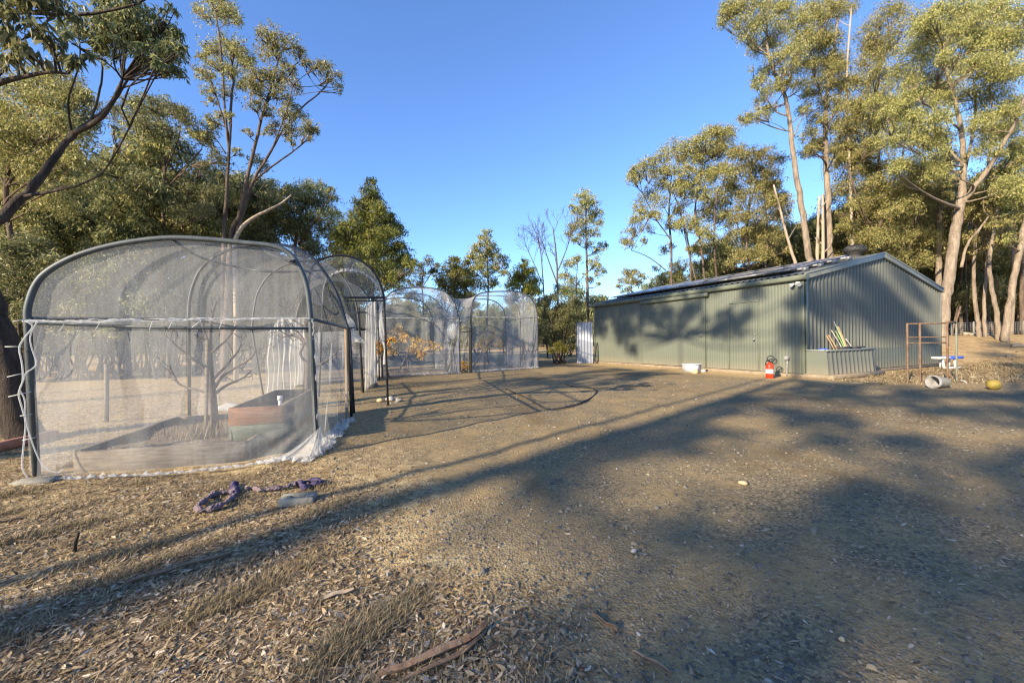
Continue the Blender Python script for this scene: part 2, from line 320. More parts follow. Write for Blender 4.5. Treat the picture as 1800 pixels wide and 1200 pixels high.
def mat_ground():
    m, nt, b, o = new_mat('ground_soil'); v = coords(nt)
    sep = N(nt, 'ShaderNodeSeparateXYZ'); nt.links.new(v, sep.inputs[0]); X, Y = sep.outputs[0], sep.outputs[1]
    n1 = noise(nt, v, 0.55, 6, 0.65); n2 = noise(nt, v, 2.4, 6, 0.7); n3 = noise(nt, v, 14, 5, 0.7); n4 = noise(nt, v, 60, 3, 0.7)
    vor = N(nt, 'ShaderNodeTexVoronoi'); vor.inputs['Scale'].default_value = 70; nt.links.new(v, vor.inputs['Vector'])
    vor2 = N(nt, 'ShaderNodeTexVoronoi'); vor2.inputs['Scale'].default_value = 17; nt.links.new(v, vor2.inputs['Vector'])
    bw = N(nt, 'ShaderNodeSeparateColor'); nt.links.new(vor.outputs['Color'], bw.inputs[0])
    bw2 = N(nt, 'ShaderNodeSeparateColor'); nt.links.new(vor2.outputs['Color'], bw2.inputs[0])
    grav = ramp(nt, bw.outputs[0], [(0.0, (0.075, 0.068, 0.058)), (0.45, (0.17, 0.148, 0.112)), (0.85, (0.27, 0.225, 0.155)), (0.98, (0.33, 0.265, 0.18)), (1.0, (0.4, 0.36, 0.3))])
    dirt = ramp(nt, n3, [(0.3, (0.27, 0.19, 0.1)), (0.7, (0.43, 0.32, 0.18))])
    litt = ramp(nt, bw2.outputs[1], [(0.0, (0.12, 0.084, 0.048)), (0.4, (0.24, 0.175, 0.1)), (0.8, (0.36, 0.275, 0.16)), (1.0, (0.44, 0.36, 0.22))])
    litt = mixc(nt, math_(nt, 'MULTIPLY', n4, 0.8), litt, ramp(nt, n3, [(0.3, (0.13, 0.09, 0.052)), (0.7, (0.43, 0.325, 0.19))]))
    straw = mixc(nt, ramp(nt, n2, [(0.45, (0, 0, 0)), (0.62, (1, 1, 1))]), ramp(nt, n3, [(0.3, (0.24, 0.17, 0.095)), (0.7, (0.43, 0.325, 0.195))]), ramp(nt, n3, [(0.3, (0.13, 0.085, 0.05)), (0.7, (0.3, 0.2, 0.115))]))
    # driveway lies right of a wavering line, short of the shed front
    wob = math_(nt, 'MULTIPLY', math_(nt, 'SUBTRACT', n1, 0.5), 3.2)
    d1 = math_(nt, 'ADD', math_(nt, 'ADD', math_(nt, 'MULTIPLY', X, 0.87), math_(nt, 'MULTIPLY', Y, 0.49)), -0.75)
    d1 = math_(nt, 'ADD', d1, wob)
    drive = math_(nt, 'MULTIPLY', math_(nt, 'ADD', d1, 0.3), 0.9, True)
    dsh = math_(nt, 'ADD', math_(nt, 'MULTIPLY', math_(nt, 'SUBTRACT', X, 8.46), -0.9), math_(nt, 'MULTIPLY', math_(nt, 'SUBTRACT', Y, 11.5), -0.4356))
    dsh = math_(nt, 'ADD', dsh, math_(nt, 'MULTIPLY', wob, 0.35))
    nearshed = math_(nt, 'MULTIPLY', math_(nt, 'SUBTRACT', dsh, 0.7), 0.9, True)
    dfar = math_(nt, 'ADD', math_(nt, 'MULTIPLY', math_(nt, 'SUBTRACT', 10.2, Y), 1.0), math_(nt, 'MULTIPLY', wob, 0.4))
    right = math_(nt, 'MULTIPLY', dfar, 1.1, True)
    ok = math_(nt, 'MAXIMUM', nearshed, right); drive = math_(nt, 'MULTIPLY', drive, ok)
    patch = ramp(nt, math_(nt, 'ADD', math_(nt, 'MULTIPLY', n2, 0.5), math_(nt, 'MULTIPLY', n1, 0.5)), [(0.44, (0, 0, 0)), (0.56, (1, 1, 1))])
    clay = ramp(nt, n3, [(0.3, (0.14, 0.09, 0.045)), (0.7, (0.26, 0.175, 0.09))]); n5 = noise(nt, coords(nt, (1.0, 0.55, 1)), 0.42, 4, 0.6)
    dirt2 = mixc(nt, ramp(nt, n5, [(0.5, (0, 0, 0)), (0.6, (1, 1, 1))]), dirt, clay)
    dirt2 = mixc(nt, 1.0, dirt2, (0.74, 0.74, 0.74), 'MULTIPLY'); gmix = mixc(nt, math_(nt, 'MULTIPLY', patch, 0.85), mixc(nt, 1.0, grav, (0.92, 0.87, 0.8), 'MULTIPLY'), dirt2)
    away = math_(nt, 'MULTIPLY', math_(nt, 'SUBTRACT', X, 8.0), 0.35, True)
    away = math_(nt, 'MULTIPLY', away, math_(nt, 'MULTIPLY', math_(nt, 'SUBTRACT', Y, 8.8), 0.8, True))
    other = mixc(nt, math_(nt, 'SUBTRACT', 1.0, nearshed, True), litt, dirt)
    other = mixc(nt, math_(nt, 'MULTIPLY', math_(nt, 'LESS_THAN', d1, 0.0), 1.0), other, litt)
    other = mixc(nt, away, other, straw)
    nt.links.new(mixc(nt, 1.0, mixc(nt, drive, other, gmix), (1.1, 1.09, 0.95), 'MULTIPLY'), b.inputs['Base Color'])
    b.inputs['Roughness'].default_value = 0.95; b.inputs['Specular IOR Level'].default_value = 0.15
    h = math_(nt, 'ADD', math_(nt, 'MULTIPLY', vor.outputs['Distance'], 0.55), math_(nt, 'ADD', math_(nt, 'MULTIPLY', n3, 0.9), math_(nt, 'MULTIPLY', n4, 0.4)))
    bump(nt, b, h, 0.7, 0.013)
    return m
M['ground'] = mat_ground()

# ------------------------------------------------------------------ ground
def build_ground():
    xs = np.concatenate([np.linspace(-400, -60, 8), np.linspace(-50, -12, 20), np.linspace(-11, 14, 230), np.linspace(14.5, 50, 40), np.linspace(60, 400, 8)])
    ys = np.concatenate([np.linspace(-60, -4, 10), np.linspace(-3, 0.3, 12), np.linspace(0.4, 14, 190), np.linspace(14.3, 60, 80), np.linspace(70, 500, 10)])
    Xg, Yg = np.meshgrid(xs, ys, indexing='xy'); Z = terrain(Xg, Yg)
    g = Geo(); g.grid(np.stack([Xg, Yg, Z], -1)); o = g.build('ground', M['ground'], smooth=True); tag(o, kind='structure')
build_ground()
rs = np.random.RandomState(7)

def flat_scatter(n, xy, L, W, seed, lift=0.008, bend=0.16, tilt=0.13):
    """n curled leaves lying on the ground: six verts each"""
    r = np.random.RandomState(seed); a = r.uniform(0, 2*np.pi, n); tl = r.normal(0, tilt, n)
    d = np.stack([np.cos(a)*np.cos(tl), np.sin(a)*np.cos(tl), np.sin(tl)], -1)
    sd = np.stack([-np.sin(a), np.cos(a), r.normal(0, 0.28, n)], -1); sd /= np.linalg.norm(sd, axis=1)[:, None]
    nm = np.cross(d, sd)
    c = np.stack([xy[:, 0], xy[:, 1], terrain(xy[:, 0], xy[:, 1])+r.uniform(0.002, lift, n)+np.abs(np.sin(tl))*L*0.5], -1)
    b = (bend*r.normal(0, 1, n)*L*0.3)[:, None]; L_ = L[:, None]; W_ = W[:, None]
    P = [c-d*L_/2+nm*b, c-d*L_*0.15+sd*W_/2, c-d*L_*0.15-sd*W_/2, c+d*L_*0.2+sd*W_*0.4, c+d*L_*0.2-sd*W_*0.4, c+d*L_/2+nm*b*0.8]
    V = np.stack(P, 1).reshape(-1, 3); i = np.arange(n)[:, None]*6
    Q = i+np.array([1, 2, 4, 3])[None]; T = np.vstack([i+np.array([0, 2, 1])[None], i+np.array([3, 4, 5])[None]])
    return V, Q, T
def near_points(n, seed, ymax=9.0, mask=None, power=1.0):
    """points on the ground seen by the camera, denser near it"""
    r = np.random.RandomState(seed); out = []
    tot = 0
    while tot < n:
        k = n*2
        y = 0.75*np.exp(r.uniform(0, math.log(ymax/0.75), k)*power); x = r.uniform(-1.42, 1.42, k)*y
        p = np.stack([x, y], -1)
        if mask is not None:
            keep = r.uniform(0, 1, k) < mask(x, y); p = p[keep]
        out.append(p); tot += len(p)
    return np.vstack(out)[:n]
def drive_d(x, y): return 0.87*x+0.49*y-0.75+0.5*np.sin(1.3*x+0.7*y)+0.35*np.sin(2.9*y-1.9*x)
def patchy(x, y): return 0.55+0.45*np.sin(2.3*x+1.1)*np.sin(1.9*y-0.6*x)
def clear_beds(x, y): return ~((x > -4.2) & (x < -2.3) & (y > 3.55) & (y < 5.9))
n = 190000
xy = near_points(n, 11, 11.0, lambda x, y: (1-0.975*sstep(-0.6, 0.7, drive_d(x, y)))*(0.25+0.75*patchy(x, y))*clear_beds(x, y))
L = 0.008+0.045*rs.uniform(0, 1, n)**3.6; V, Q, T = flat_scatter(n, xy, L, L*rs.uniform(0.14, 0.34, n), 12)
g = Geo(); g.add(V, Q, T); tag(g.build('leaf_litter', M['litter']), 'dry gum leaves and bark chips littering the ground', 'leaf litter', kind='stuff')
n = 30000
def tufty(x, y): return np.clip(np.sin(4.1*x+2*np.sin(1.7*y))*np.sin(3.3*y+1.3*x)*np.sin(11*x-7*y)*1.6, 0, 1)**2
xy = near_points(n, 21, 9.0, lambda x, y: (1-sstep(-0.9, 0.5, drive_d(x, y)))*(0.05+0.95*tufty(x, y))*clear_beds(x, y))
def blades(xy, seed, h0=0.02, h1=0.06, w=0.0018, lean=1.6):
    r = np.random.RandomState(seed); n = len(xy); a = r.uniform(0, 2*np.pi, n); ln = r.uniform(0.2, lean, n); h = r.uniform(h0, h1, n)
    z = terrain(xy[:, 0], xy[:, 1]); b = np.stack([xy[:, 0], xy[:, 1], z-0.004], -1)
    out = np.stack([np.cos(a)*ln, np.sin(a)*ln, np.ones(n)*0.8], -1)*h[:, None]
    sd = np.stack([-np.sin(a), np.cos(a), np.zeros(n)], -1)*w
    mid = b+out*np.array([0.4, 0.4, 0.65]); tip = b+out
    V = np.stack([b-sd, b+sd, mid+sd*0.8, mid-sd*0.8, tip], 1).reshape(-1, 3); i = np.arange(n)[:, None]*5
    return V, i+np.array([0, 1, 2, 3])[None], i+np.array([3, 2, 4])[None]
g = Geo(); g.add(*blades(xy, 22, 0.02, 0.065, 0.0017, 1.8)); tag(g.build('dry_grass', M['drygrass']), 'sparse dead straw coloured grass on the bare ground', 'grass', kind='stuff')
r = np.random.RandomState(41); q_ = np.stack([r.uniform(8.5, 38, 60000), 9.6+r.uniform(0, 1, 60000)*18], -1); q_ = q_[(q_[:, 0]-8.46)*0.4356-(q_[:, 1]-11.5)*0.9 > 0.35]
q_ = q_[(0.3+0.7*patchy(q_[:, 0]*1.3, q_[:, 1])) > r.uniform(0, 1, len(q_))]
g = Geo(); g.add(*blades(q_, 42, 0.04, 0.16, 0.008, 2.4)); tag(g.build('straw', M['drygrass']), 'flattened straw coloured grass over the ground right of the shed', 'straw', kind='stuff')
q_ = np.stack([r.uniform(8.5, 38, 22000), r.uniform(9.8, 27, 22000)], -1); q_ = q_[(q_[:, 0]-8.46)*0.4356-(q_[:, 1]-11.5)*0.9 > 0.35]; L = 0.05+0.22*r.uniform(0, 1, len(q_))**3
g = Geo(); g.add(*flat_scatter(len(q_), q_, L, L*0.3, 43)); tag(g.build('far_litter', M['litter']), 'fallen leaves and bark over the ground right of the shed', 'leaf litter', kind='stuff')
n = 110000
xy = near_points(n, 31, 12.0, lambda x, y: sstep(-0.4, 0.8, drive_d(x, y))*(0.2+0.8*patchy(x*0.7+3, y*0.8)))
r = np.random.RandomState(32); sz = np.exp(r.normal(math.log(0.0026), 0.55, n))*(0.75+0.13*xy[:, 1]); sz = np.minimum(sz, 0.018)
base = np.array([(-1, -1, 0), (1, -0.8, 0), (0.9, 1, 0), (-0.9, 0.9, 0), (-0.6, -0.5, 1), (0.6, -0.6, 0.8), (0.5, 0.6, 1.05), (-0.5, 0.55, 0.8)])
rot = r.uniform(0, 6.28, n); ca, sa = np.cos(rot), np.sin(rot)
Bv = base[None]*np.stack([sz*r.uniform(0.7, 1.5, n), sz*r.uniform(0.6, 1.0, n), sz*r.uniform(0.5, 1.1, n)], -1)[:, None]*(1+r.normal(0, 0.14, (n, 8, 3)))
Vx = Bv[..., 0]*ca[:, None]-Bv[..., 1]*sa[:, None]+xy[:, :1]; Vy = Bv[..., 0]*sa[:, None]+Bv[..., 1]*ca[:, None]+xy[:, 1:]
Vz = Bv[..., 2]-0.002+terrain(xy[:, 0], xy[:, 1])[:, None]
qf = np.array([(0, 1, 5, 4), (1, 2, 6, 5), (2, 3, 7, 6), (3, 0, 4, 7), (4, 5, 6, 7)])
g = Geo(); g.add(np.stack([Vx, Vy, Vz], -1).reshape(-1, 3), (np.arange(n)[:, None, None]*8+qf[None]).reshape(-1, 4))
tag(g.build('gravel_stones', M['gravel']), 'loose blue grey gravel chips over the driveway', 'gravel', kind='stuff')

# ------------------------------------------------------------------ trees
def leaves(g, C, D, L, W, r, bend=0.0):
    """diamond leaves at C along D"""
    n = len(C); rv = r.normal(size=(n, 3)); s = np.cross(D, rv); s /= np.linalg.norm(s, axis=1)[:, None]+1e-9
    L = L[:, None]; W = W[:, None]; nm = np.cross(D, s)*L*bend
    V = np.stack([C, C+D*L*0.4+s*W/2+nm, C+D*L, C+D*L*0.4-s*W/2+nm], 1).reshape(-1, 3)
    g.add(V, np.arange(n)[:, None]*4+np.arange(4)[None])
def clump(g, c, Rr, L, r, dens=1.0, flat=0.9, droop=1.0, wr=0.26):
    n = int(62*dens*(Rr/L)**2*(0.26/wr)); n = max(n, 24); per = 18; k = max(3, n//per)
    d = r.normal(size=(k, 3)); d /= np.linalg.norm(d, axis=1)[:, None]; d[:, 2] = np.where(d[:, 2] < -0.7, -d[:, 2]*0.6, d[:, 2])
    rad = Rr*r.uniform(0.25, 1.0, k)**0.6*r.uniform(0.75, 1.15, k)
    S = np.array(c)+d*rad[:, None]*np.array((1, 1, flat))
    S = np.repeat(S, per, 0); m = len(S)
    C = S+r.normal(size=(m, 3))*Rr*0.15*np.array((1, 1, 1.0)); C[:, 2] += L*0.4
    D = r.normal(size=(m, 3))*np.array((0.75, 0.75, 0.55)); D[:, 2] -= droop; D /= np.linalg.norm(D, axis=1)[:, None]
    l = L*r.uniform(0.65, 1.3, m); leaves(g, C, D, l, l*wr*r.uniform(0.75, 1.3, m), r)
    return S[::per][:max(2, k//5)]
def curve_pts(a, b, r, sag=0.12, n=5):
    a = np.array(a); b = np.array(b); t = np.linspace(0, 1, n)[:, None]; L = np.linalg.norm(b-a)
    off = r.normal(size=3)*sag*L*np.array((1, 1, 0.4)); off[2] -= sag*L*0.6
    return a+(b-a)*t+off*(t*(1-t)*2)
def smooth_path(P, k=4):
    P = np.asarray(P, float)
    if len(P) < 3: return P
    out = []
    for i in range(len(P)-1):
        p0 = P[max(i-1, 0)]; p1 = P[i]; p2 = P[i+1]; p3 = P[min(i+2, len(P)-1)]
        for t in np.linspace(0, 1, k, endpoint=False):
            out.append(0.5*((2*p1)+(-p0+p2)*t+(2*p0-5*p1+4*p2-p3)*t*t+(-p0+3*p1-3*p2+p3)*t**3))
    out.append(P[-1]); return np.array(out)
def traced_tree(name, label, Y, stems, clumps, leaf='olive', bark='bark', seed=0, dens=1.0, L=None, spread=1.0, rmul=1.22, group=None, cat='tree', twigs=1.0, wr=0.26, droop=1.0, fill=0):
    """stems: lists of (px, py, half-width px[, depth offset]); clumps: (px, py, radius px[, depth offset])"""
    r = np.random.RandomState(seed+100); L = L or max(0.075, Y*0.0075); paths = []
    tg = Geo(); cg = Geo()
    b0 = at(stems[0][0][0], stems[0][0][1], Y); base = np.array((b0[0], Y, float(terrain(b0[0], Y))))
    root = thing(name, label, cat, base, group)
    for si, st in enumerate(stems):
        P = []; rad = []; sl_ = r.uniform(-1, 1)*0.35 if si else 0.0; p0 = None
        for p in st:
            dd = p[3] if len(p) > 3 else (0 if p0 is None else sl_*(math.hypot(p[0]-p0[0], p[1]-p0[1])*Y/FPX))
            if p0 is None: p0 = p
            P.append(at(p[0], p[1], Y+dd)); rad.append(p[2]*Y/FPX*(0.6 if Y > 16 else 0.5 if Y > 6 else 0.66))
        P = np.array(P)
        if si == 0 or P[0][2] < 1.3 and stems[0][0][:2] != st[0][:2]:
            if P[0][2] > terrain(P[0][0], P[0][1])+0.05:
                lean = (P[0]-P[1]); t = (P[0][2]-float(terrain(P[0][0], P[0][1])))/max(1e-3, -lean[2]) if lean[2] < -0.05 else 0
                q = P[0]+lean*min(t, 2.0)*0.5; q[2] = float(terrain(q[0], q[1]))-0.1
                P = np.vstack([q, P]); rad = [rad[0]*1.12]+rad
            else:
                P[0][2] = float(terrain(P[0][0], P[0][1]))-0.08
            rad[0] *= 1.08
        sp = smooth_path(P, 5); rr = np.interp(np.linspace(0, 1, len(sp)), np.linspace(0, 1, len(rad)), rad)
        sp[1:-1] += r.normal(size=sp[1:-1].shape)*rr[1:-1, None]*0.12
        tg.tube(sp, rr, 9); paths.append((sp, rr))
    if si == 0 or True: root.location = tuple(paths[0][0][0]*np.array((1, 1, 0))+np.array((0, 0, float(terrain(paths[0][0][0][0], paths[0][0][0][1])))))
    allp = np.vstack([p for p, _ in paths]); allr = np.concatenate([q for _, q in paths])
    cl = list(clumps)
    for k in range(fill):                                   # extra small clumps among the traced ones, at other depths
        a = clumps[r.randint(len(clumps))]; cl.append((a[0]+r.normal(0, a[2]*0.7), a[1]+r.normal(0, a[2]*0.6), a[2]*r.uniform(0.35, 0.7), r.normal(0, 1.2*spread)))
    xs = [c[0] for c in cl]; half = (max(xs)-min(xs))/2*Y/FPX if cl else 1
    for c in cl:
        dd = c[3] if len(c) > 3 else r.uniform(-1, 1)*min(half, 2.6)*0.7*spread
        ctr = at(c[0], c[1], Y+dd); Rr = rmul*c[2]*(Y+dd)/FPX
        d = np.linalg.norm((allp-ctr)*np.array((1, 1, 1.0)), axis=1)+(np.where(allp[:, 2] > ctr[2]-0.2*Rr, 3.0, 0.0)+0.4*(ctr[2]-allp[:, 2])*(allp[:, 2] < ctr[2]-3) if Y > 6 else 0.0)
        i = int(np.argmin(d)); a = allp[i]; r0 = min(allr[i]*0.5, (0.012 if Y < 16 else 0.03)+0.02*np.linalg.norm(ctr-a)/1.5, 0.009 if Y < 6 else 1)
        P = curve_pts(a, ctr, r, 0.16 if Y > 6 else 0.07, 6); tg.tube(P, np.linspace(max(r0, 0.01), 0.006, 6), 5, cap=False)
        tips = clump(cg, ctr, Rr, L, r, dens, droop=droop, wr=wr)
        for tp in tips[:int(6*twigs)]:
            tg.tube(curve_pts(P[3], tp, r, 0.12, 4), np.linspace(0.009, 0.004, 4)*(1 if Y < 12 else 2.2), 4, cap=False)
    tg.build('trunk', M[bark], root, smooth=True)
    if cl: cg.build('crown', M[leaf], root)
    return root

def generic_tree(name, label, loc, h, seed, leaf='olive', bark='bark', L=0.2, r0=0.16, crown0=0.4, width=0.28, nl=9, dens=0.9, group=None, lean=0.06, cr=(0.055, 0.1)):
    r = np.random.RandomState(seed); loc = np.array(loc, float); root = thing(name, label, 'tree', loc, group)
    tg = Geo(); cg = Geo(); t = np.linspace(0, 1, 8)[:, None]
    top = loc+np.array((r.normal(0, lean)*h, r.normal(0, lean)*h, h*0.88)); P = loc+(top-loc)*t+np.array((r.normal(0, 0.02)*h, r.normal(0, 0.02)*h, 0))*np.sin(t*np.pi*1.4)
    P[0][2] -= 0.1; rr = r0*np.linspace(1.1, 0.22, 8); tg.tube(smooth_path(P, 3), np.interp(np.linspace(0, 1, 22), np.linspace(0, 1, 8), rr), 8)
    for k in range(nl):
        f = crown0+(0.97-crown0)*(k+r.uniform(0, 1))/nl; i = f*7; a = P[int(i)]+(P[min(int(i)+1, 7)]-P[int(i)])*(i % 1)
        an = k*2.4+r.uniform(-0.5, 0.5); prof = math.sin(min(1, (f-crown0)/(1-crown0)+0.28)*math.pi*0.86)
        rad = width*h*(0.35+0.65*prof)*r.uniform(0.6, 1.1); up = h*r.uniform(0.06, 0.17)
        b = a+np.array((math.cos(an)*rad, math.sin(an)*rad, up)); Pl = curve_pts(a, b, r, 0.1, 6); rl = r0*0.38*(1.2-f)
        tg.tube(Pl, np.linspace(rl+0.02, 0.014, 6), 6, cap=False)
        for q in range(r.randint(3, 6)):
            c = Pl[r.randint(2, 6)]+r.normal(size=3)*h*np.array((0.055, 0.055, 0.035)); Rr = h*r.uniform(*cr)
            tg.tube(curve_pts(Pl[3], c, r, 0.1, 4), np.linspace(0.03, 0.012, 4), 4, cap=False); clump(cg, c, Rr, L, r, dens)
    tg.build('trunk', M[bark], root, smooth=True); cg.build('crown', M[leaf], root)
    return root

# left side, near ones first
traced_tree('leaning_gum_tree', 'rough dark leaning gum tree whose limb reaches over the nearest net cage', 4.9,
    [[(40, 778, 36), (22, 690, 34), (0, 600, 32), (-35, 500, 29), (-50, 440, 24), (-25, 405, 16, .1), (5, 378, 13, .2), (60, 328, 10.5, .4), (105, 265, 8, .6), (135, 232, 6.5, .7), (190, 190, 5, .9), (228, 135, 3.2, 1.0), (262, 85, 2, 1.1)],
     [(125, 238, 7, .7), (180, 205, 6, .3), (205, 165, 4.5, .2), (215, 140, 3, .1)], [(-50, 440, 20), (-70, 300, 15), (-80, 150, 12)], [(45, 345, 4.5, .3), (100, 335, 3.5, .1), (140, 325, 3, 0), (180, 305, 2, 0)],
     [(160, 212, 3.4, .8), (174, 165, 2.8, .6), (180, 120, 2.2, .4), (172, 60, 1.6, .3)], [(128, 240, 3.4, .68), (120, 180, 2.4, .4), (140, 110, 1.8, .2), (138, 60, 1.4, .1)], [(215, 155, 2.6, 1.0), (262, 138, 2, .9), (296, 112, 1.4, .8)]],
    [(270, 60, 34), (228, 48, 34), (295, 95, 28), (250, 92, 30), (300, 132, 20), (190, 55, 30), (165, 75, 26), (215, 85, 26), (280, 125, 24), (310, 70, 16), (190, 95, 22), (160, 45, 24), (265, 30, 22), (130, 55, 26), (240, 20, 24), (200, 15, 26), (285, 80, 26), (205, 35, 26), (255, 65, 26)],
    'grey', 'bark_dark', 1, 0.62, 0.072, 0.55, twigs=1.2, fill=12, wr=0.26)
traced_tree('overhanging_gum_tree', 'gum tree just out of frame whose big hanging leaves fill the top left corner', 3.3,
    [[(-420, 860, 60), (-400, 500, 48), (-330, 200, 36), (-180, 160, 18), (-60, 160, 10), (20, 140, 6), (80, 128, 4), (120, 130, 2)], [(-330, 200, 26), (-180, 40, 14), (0, 20, 7), (90, 25, 5), (160, 24, 4), (235, 8, 3), (270, -10, 2)]],
    [(20, 25, 36), (60, 20, 34), (95, 15, 28), (15, 70, 34), (55, 62, 30), (85, 62, 24), (28, 105, 26), (62, 98, 18), (95, 95, 15), (125, 108, 12), (148, 108, 13), (5, 120, 18), (-40, 40, 50), (-60, 110, 40), (215, -10, 22), (40, -15, 40)],
    'grey', 'bark_dark', 2, 0.5, 0.1, 0.35, twigs=1.4, wr=0.24, droop=1.6)
traced_tree('gum_tree', 'bushy sunlit gum tree behind the leaning trunk at the left edge', 9.5,
    [[(15, 520, 8), (20, 430, 8), (10, 330, 7), (30, 260, 5), (60, 190, 4)], [(10, 330, 5), (40, 290, 4), (55, 260, 3), (85, 230, 2.5)], [(10, 330, 4), (-20, 250, 3), (-30, 200, 3)]],
    [(70, 150, 30), (110, 145, 30), (135, 180, 28), (35, 165, 32), (90, 195, 34), (30, 215, 34), (65, 245, 34), (120, 230, 30), (20, 280, 34), (75, 300, 30), (125, 285, 26), (35, 340, 32), (90, 360, 28), (20, 400, 32), (150, 215, 20), (-20, 200, 36), (0, 240, 30)], 'olive', 'bark', 3, 0.85, 0.085, 0.7, fill=14)
traced_tree('gum_tree', 'dome crowned gum tree with many fine fanning stems behind the first net hoop', 14.0,
    [[(290, 420, 5), (285, 360, 5), (290, 300, 4), (288, 250, 3), (280, 205, 2)], [(285, 360, 4), (265, 330, 3), (240, 300, 2.5), (215, 265, 2)], [(265, 430, 5), (250, 370, 4), (232, 345, 3), (205, 300, 2)], [(295, 330, 3), (330, 290, 2.5), (355, 262, 2)], [(300, 400, 4), (330, 350, 3), (345, 300, 2), (385, 285, 2)], [(290, 300, 3), (310, 255, 2), (318, 220, 1.5)]],
    [(205, 205, 20), (235, 192, 22), (268, 188, 22), (300, 198, 22), (330, 222, 20), (358, 250, 18), (380, 280, 18), (250, 225, 22), (290, 232, 18), (220, 245, 20), (325, 265, 16), (265, 275, 16), (350, 300, 16), (300, 320, 22), (340, 340, 20), (240, 330, 22), (280, 350, 22), (200, 300, 20), (375, 340, 20), (230, 375, 24), (330, 385, 24), (360, 375, 18)], 'grey', 'bark', 4, 0.62, 0.1, 0.9, fill=14)
traced_tree('tall_gum_tree', 'tall slender gum tree with straight brown trunk and tuft at its top', 13.0,
    [[(393, 425, 6.5), (397, 360, 6), (402, 280, 5), (405, 220, 4.5), (408, 160, 3.5), (418, 110, 2.5)], [(403, 270, 4), (395, 190, 3.5), (392, 130, 3), (385, 60, 2.5), (380, 30, 2)], [(402, 240, 3), (380, 170, 2), (360, 120, 1.6)], [(397, 270, 2.5), (380, 245, 1.6), (365, 232, 1.2)]],
    [(380, 18, 22), (360, 28, 16), (405, 30, 18), (395, 8, 18), (420, 42, 10), (398, 85, 22), (375, 95, 20), (420, 95, 20), (440, 112, 14), (385, 125, 20), (410, 130, 16), (357, 130, 14), (350, 100, 10), (365, 160, 12), (372, 180, 10), (400, 165, 14), (425, 150, 12), (372, 225, 14), (388, 205, 12), (362, 242, 12), (405, 205, 10), (418, 270, 9), (345, 240, 10)], 'olive', 'bark', 5, 0.6, 0.085, 0.6, fill=8)
traced_tree('forked_gum_tree', 'forked gum tree with limbs sweeping right behind the first net cage', 12.6,
    [[(405, 430, 8), (420, 380, 7), (433, 320, 6), (450, 250, 5), (463, 195, 4), (478, 150, 3), (492, 95, 2)], [(412, 425, 6), (430, 365, 6), (447, 315, 5), (475, 268, 4), (500, 225, 3.2), (530, 190, 2.6), (560, 165, 2.2), (582, 140, 1.6)], [(447, 318, 3.6), (475, 295, 3), (510, 270, 2.5), (540, 245, 2), (557, 218, 1.2)], [(463, 195, 3), (495, 135, 2), (525, 110, 1.5)], [(478, 265, 2.5), (505, 190, 2), (515, 150, 1.5)]],
    [(462, 62, 14), (485, 68, 18), (507, 82, 18), (528, 98, 14), (540, 112, 10), (485, 98, 18), (465, 95, 12), (455, 135, 18), (480, 140, 20), (505, 130, 16), (440, 148, 14), (455, 165, 16), (490, 165, 16), (515, 155, 14), (470, 195, 14), (445, 185, 12), (572, 122, 16), (590, 140, 14), (596, 158, 8), (560, 118, 10), (500, 200, 16), (525, 205, 16), (545, 225, 14), (510, 232, 16), (535, 240, 12), (482, 225, 12), (552, 232, 8), (470, 235, 9), (435, 235, 9), (510, 180, 12)], 'olive', 'bark', 6, 0.6, 0.085, 0.6, fill=10)
db = Geo(); P = smooth_path([at(412, 424, 12.0), at(425, 400, 12.0), at(445, 383, 12.1), (at(470, 370, 12.2)), at(495, 357, 12.3), at(512, 343, 12.4)], 4)
q = P[0].copy(); q[2] = 0; P = np.vstack([q, q+(P[0]-q)*0.5+np.array((0.03, 0, 0)), P]); db.tube(P, np.linspace(0.07, 0.02, len(P)), 7)
db_o = db.build('dead_sapling', M['dead'], smooth=True); tag(db_o, 'pale bare bent sapling curving right above the first net cage', 'tree')
traced_tree('gum_tree', 'round dark crowned gum tree right of the forked gum', 18.0, [[(520, 470, 4), (520, 420, 4), (530, 375, 3), (540, 345, 2)], [(520, 430, 3), (500, 390, 2), (495, 360, 1.5)], [(525, 430, 3), (560, 380, 2)]],
    [(505, 348, 20), (530, 338, 20), (555, 338, 20), (578, 352, 18), (545, 365, 22), (515, 375, 20), (572, 380, 18), (500, 392, 18), (550, 395, 20), (525, 405, 18), (582, 400, 12), (540, 420, 16)], 'grey', 'bark', 7, 0.75, 0.12, 0.9, fill=8)
traced_tree('gum_tree', 'blue grey gum tree between the forked gum and the round one', 20.0, [[(450, 470, 4), (455, 400, 3.5), (460, 350, 2)], [(455, 400, 2), (435, 370, 2)]],
    [(430, 348, 20), (455, 330, 20), (475, 348, 20), (440, 378, 22), (470, 385, 20), (455, 410, 22), (425, 405, 18), (485, 405, 14), (480, 325, 10)], 'grey', 'bark', 8, 0.8, 0.13, 0.9, fill=8)
traced_tree('conical_gum_tree', 'dense bright green cone shaped young gum behind the tall netted arch', 15.0, [[(655, 560, 5), (655, 480, 5), (652, 400, 3.5), (650, 335, 1.5)]],
    [(651, 322, 9), (648, 340, 14), (658, 352, 14), (640, 362, 16), (665, 372, 18), (632, 385, 20), (655, 392, 22), (680, 398, 18), (618, 400, 16), (645, 415, 26), (680, 422, 22), (700, 408, 14), (608, 425, 22), (640, 445, 26), (672, 450, 26), (702, 440, 18), (600, 455, 22), (630, 475, 26), (665, 480, 28), (700, 470, 20), (712, 455, 10), (605, 490, 24), (640, 510, 26), (690, 500, 24), (595, 410, 12), (650, 300 + 60, 14)], 'green', 'bark', 9, 1.15, 0.1, 1.0, fill=16)
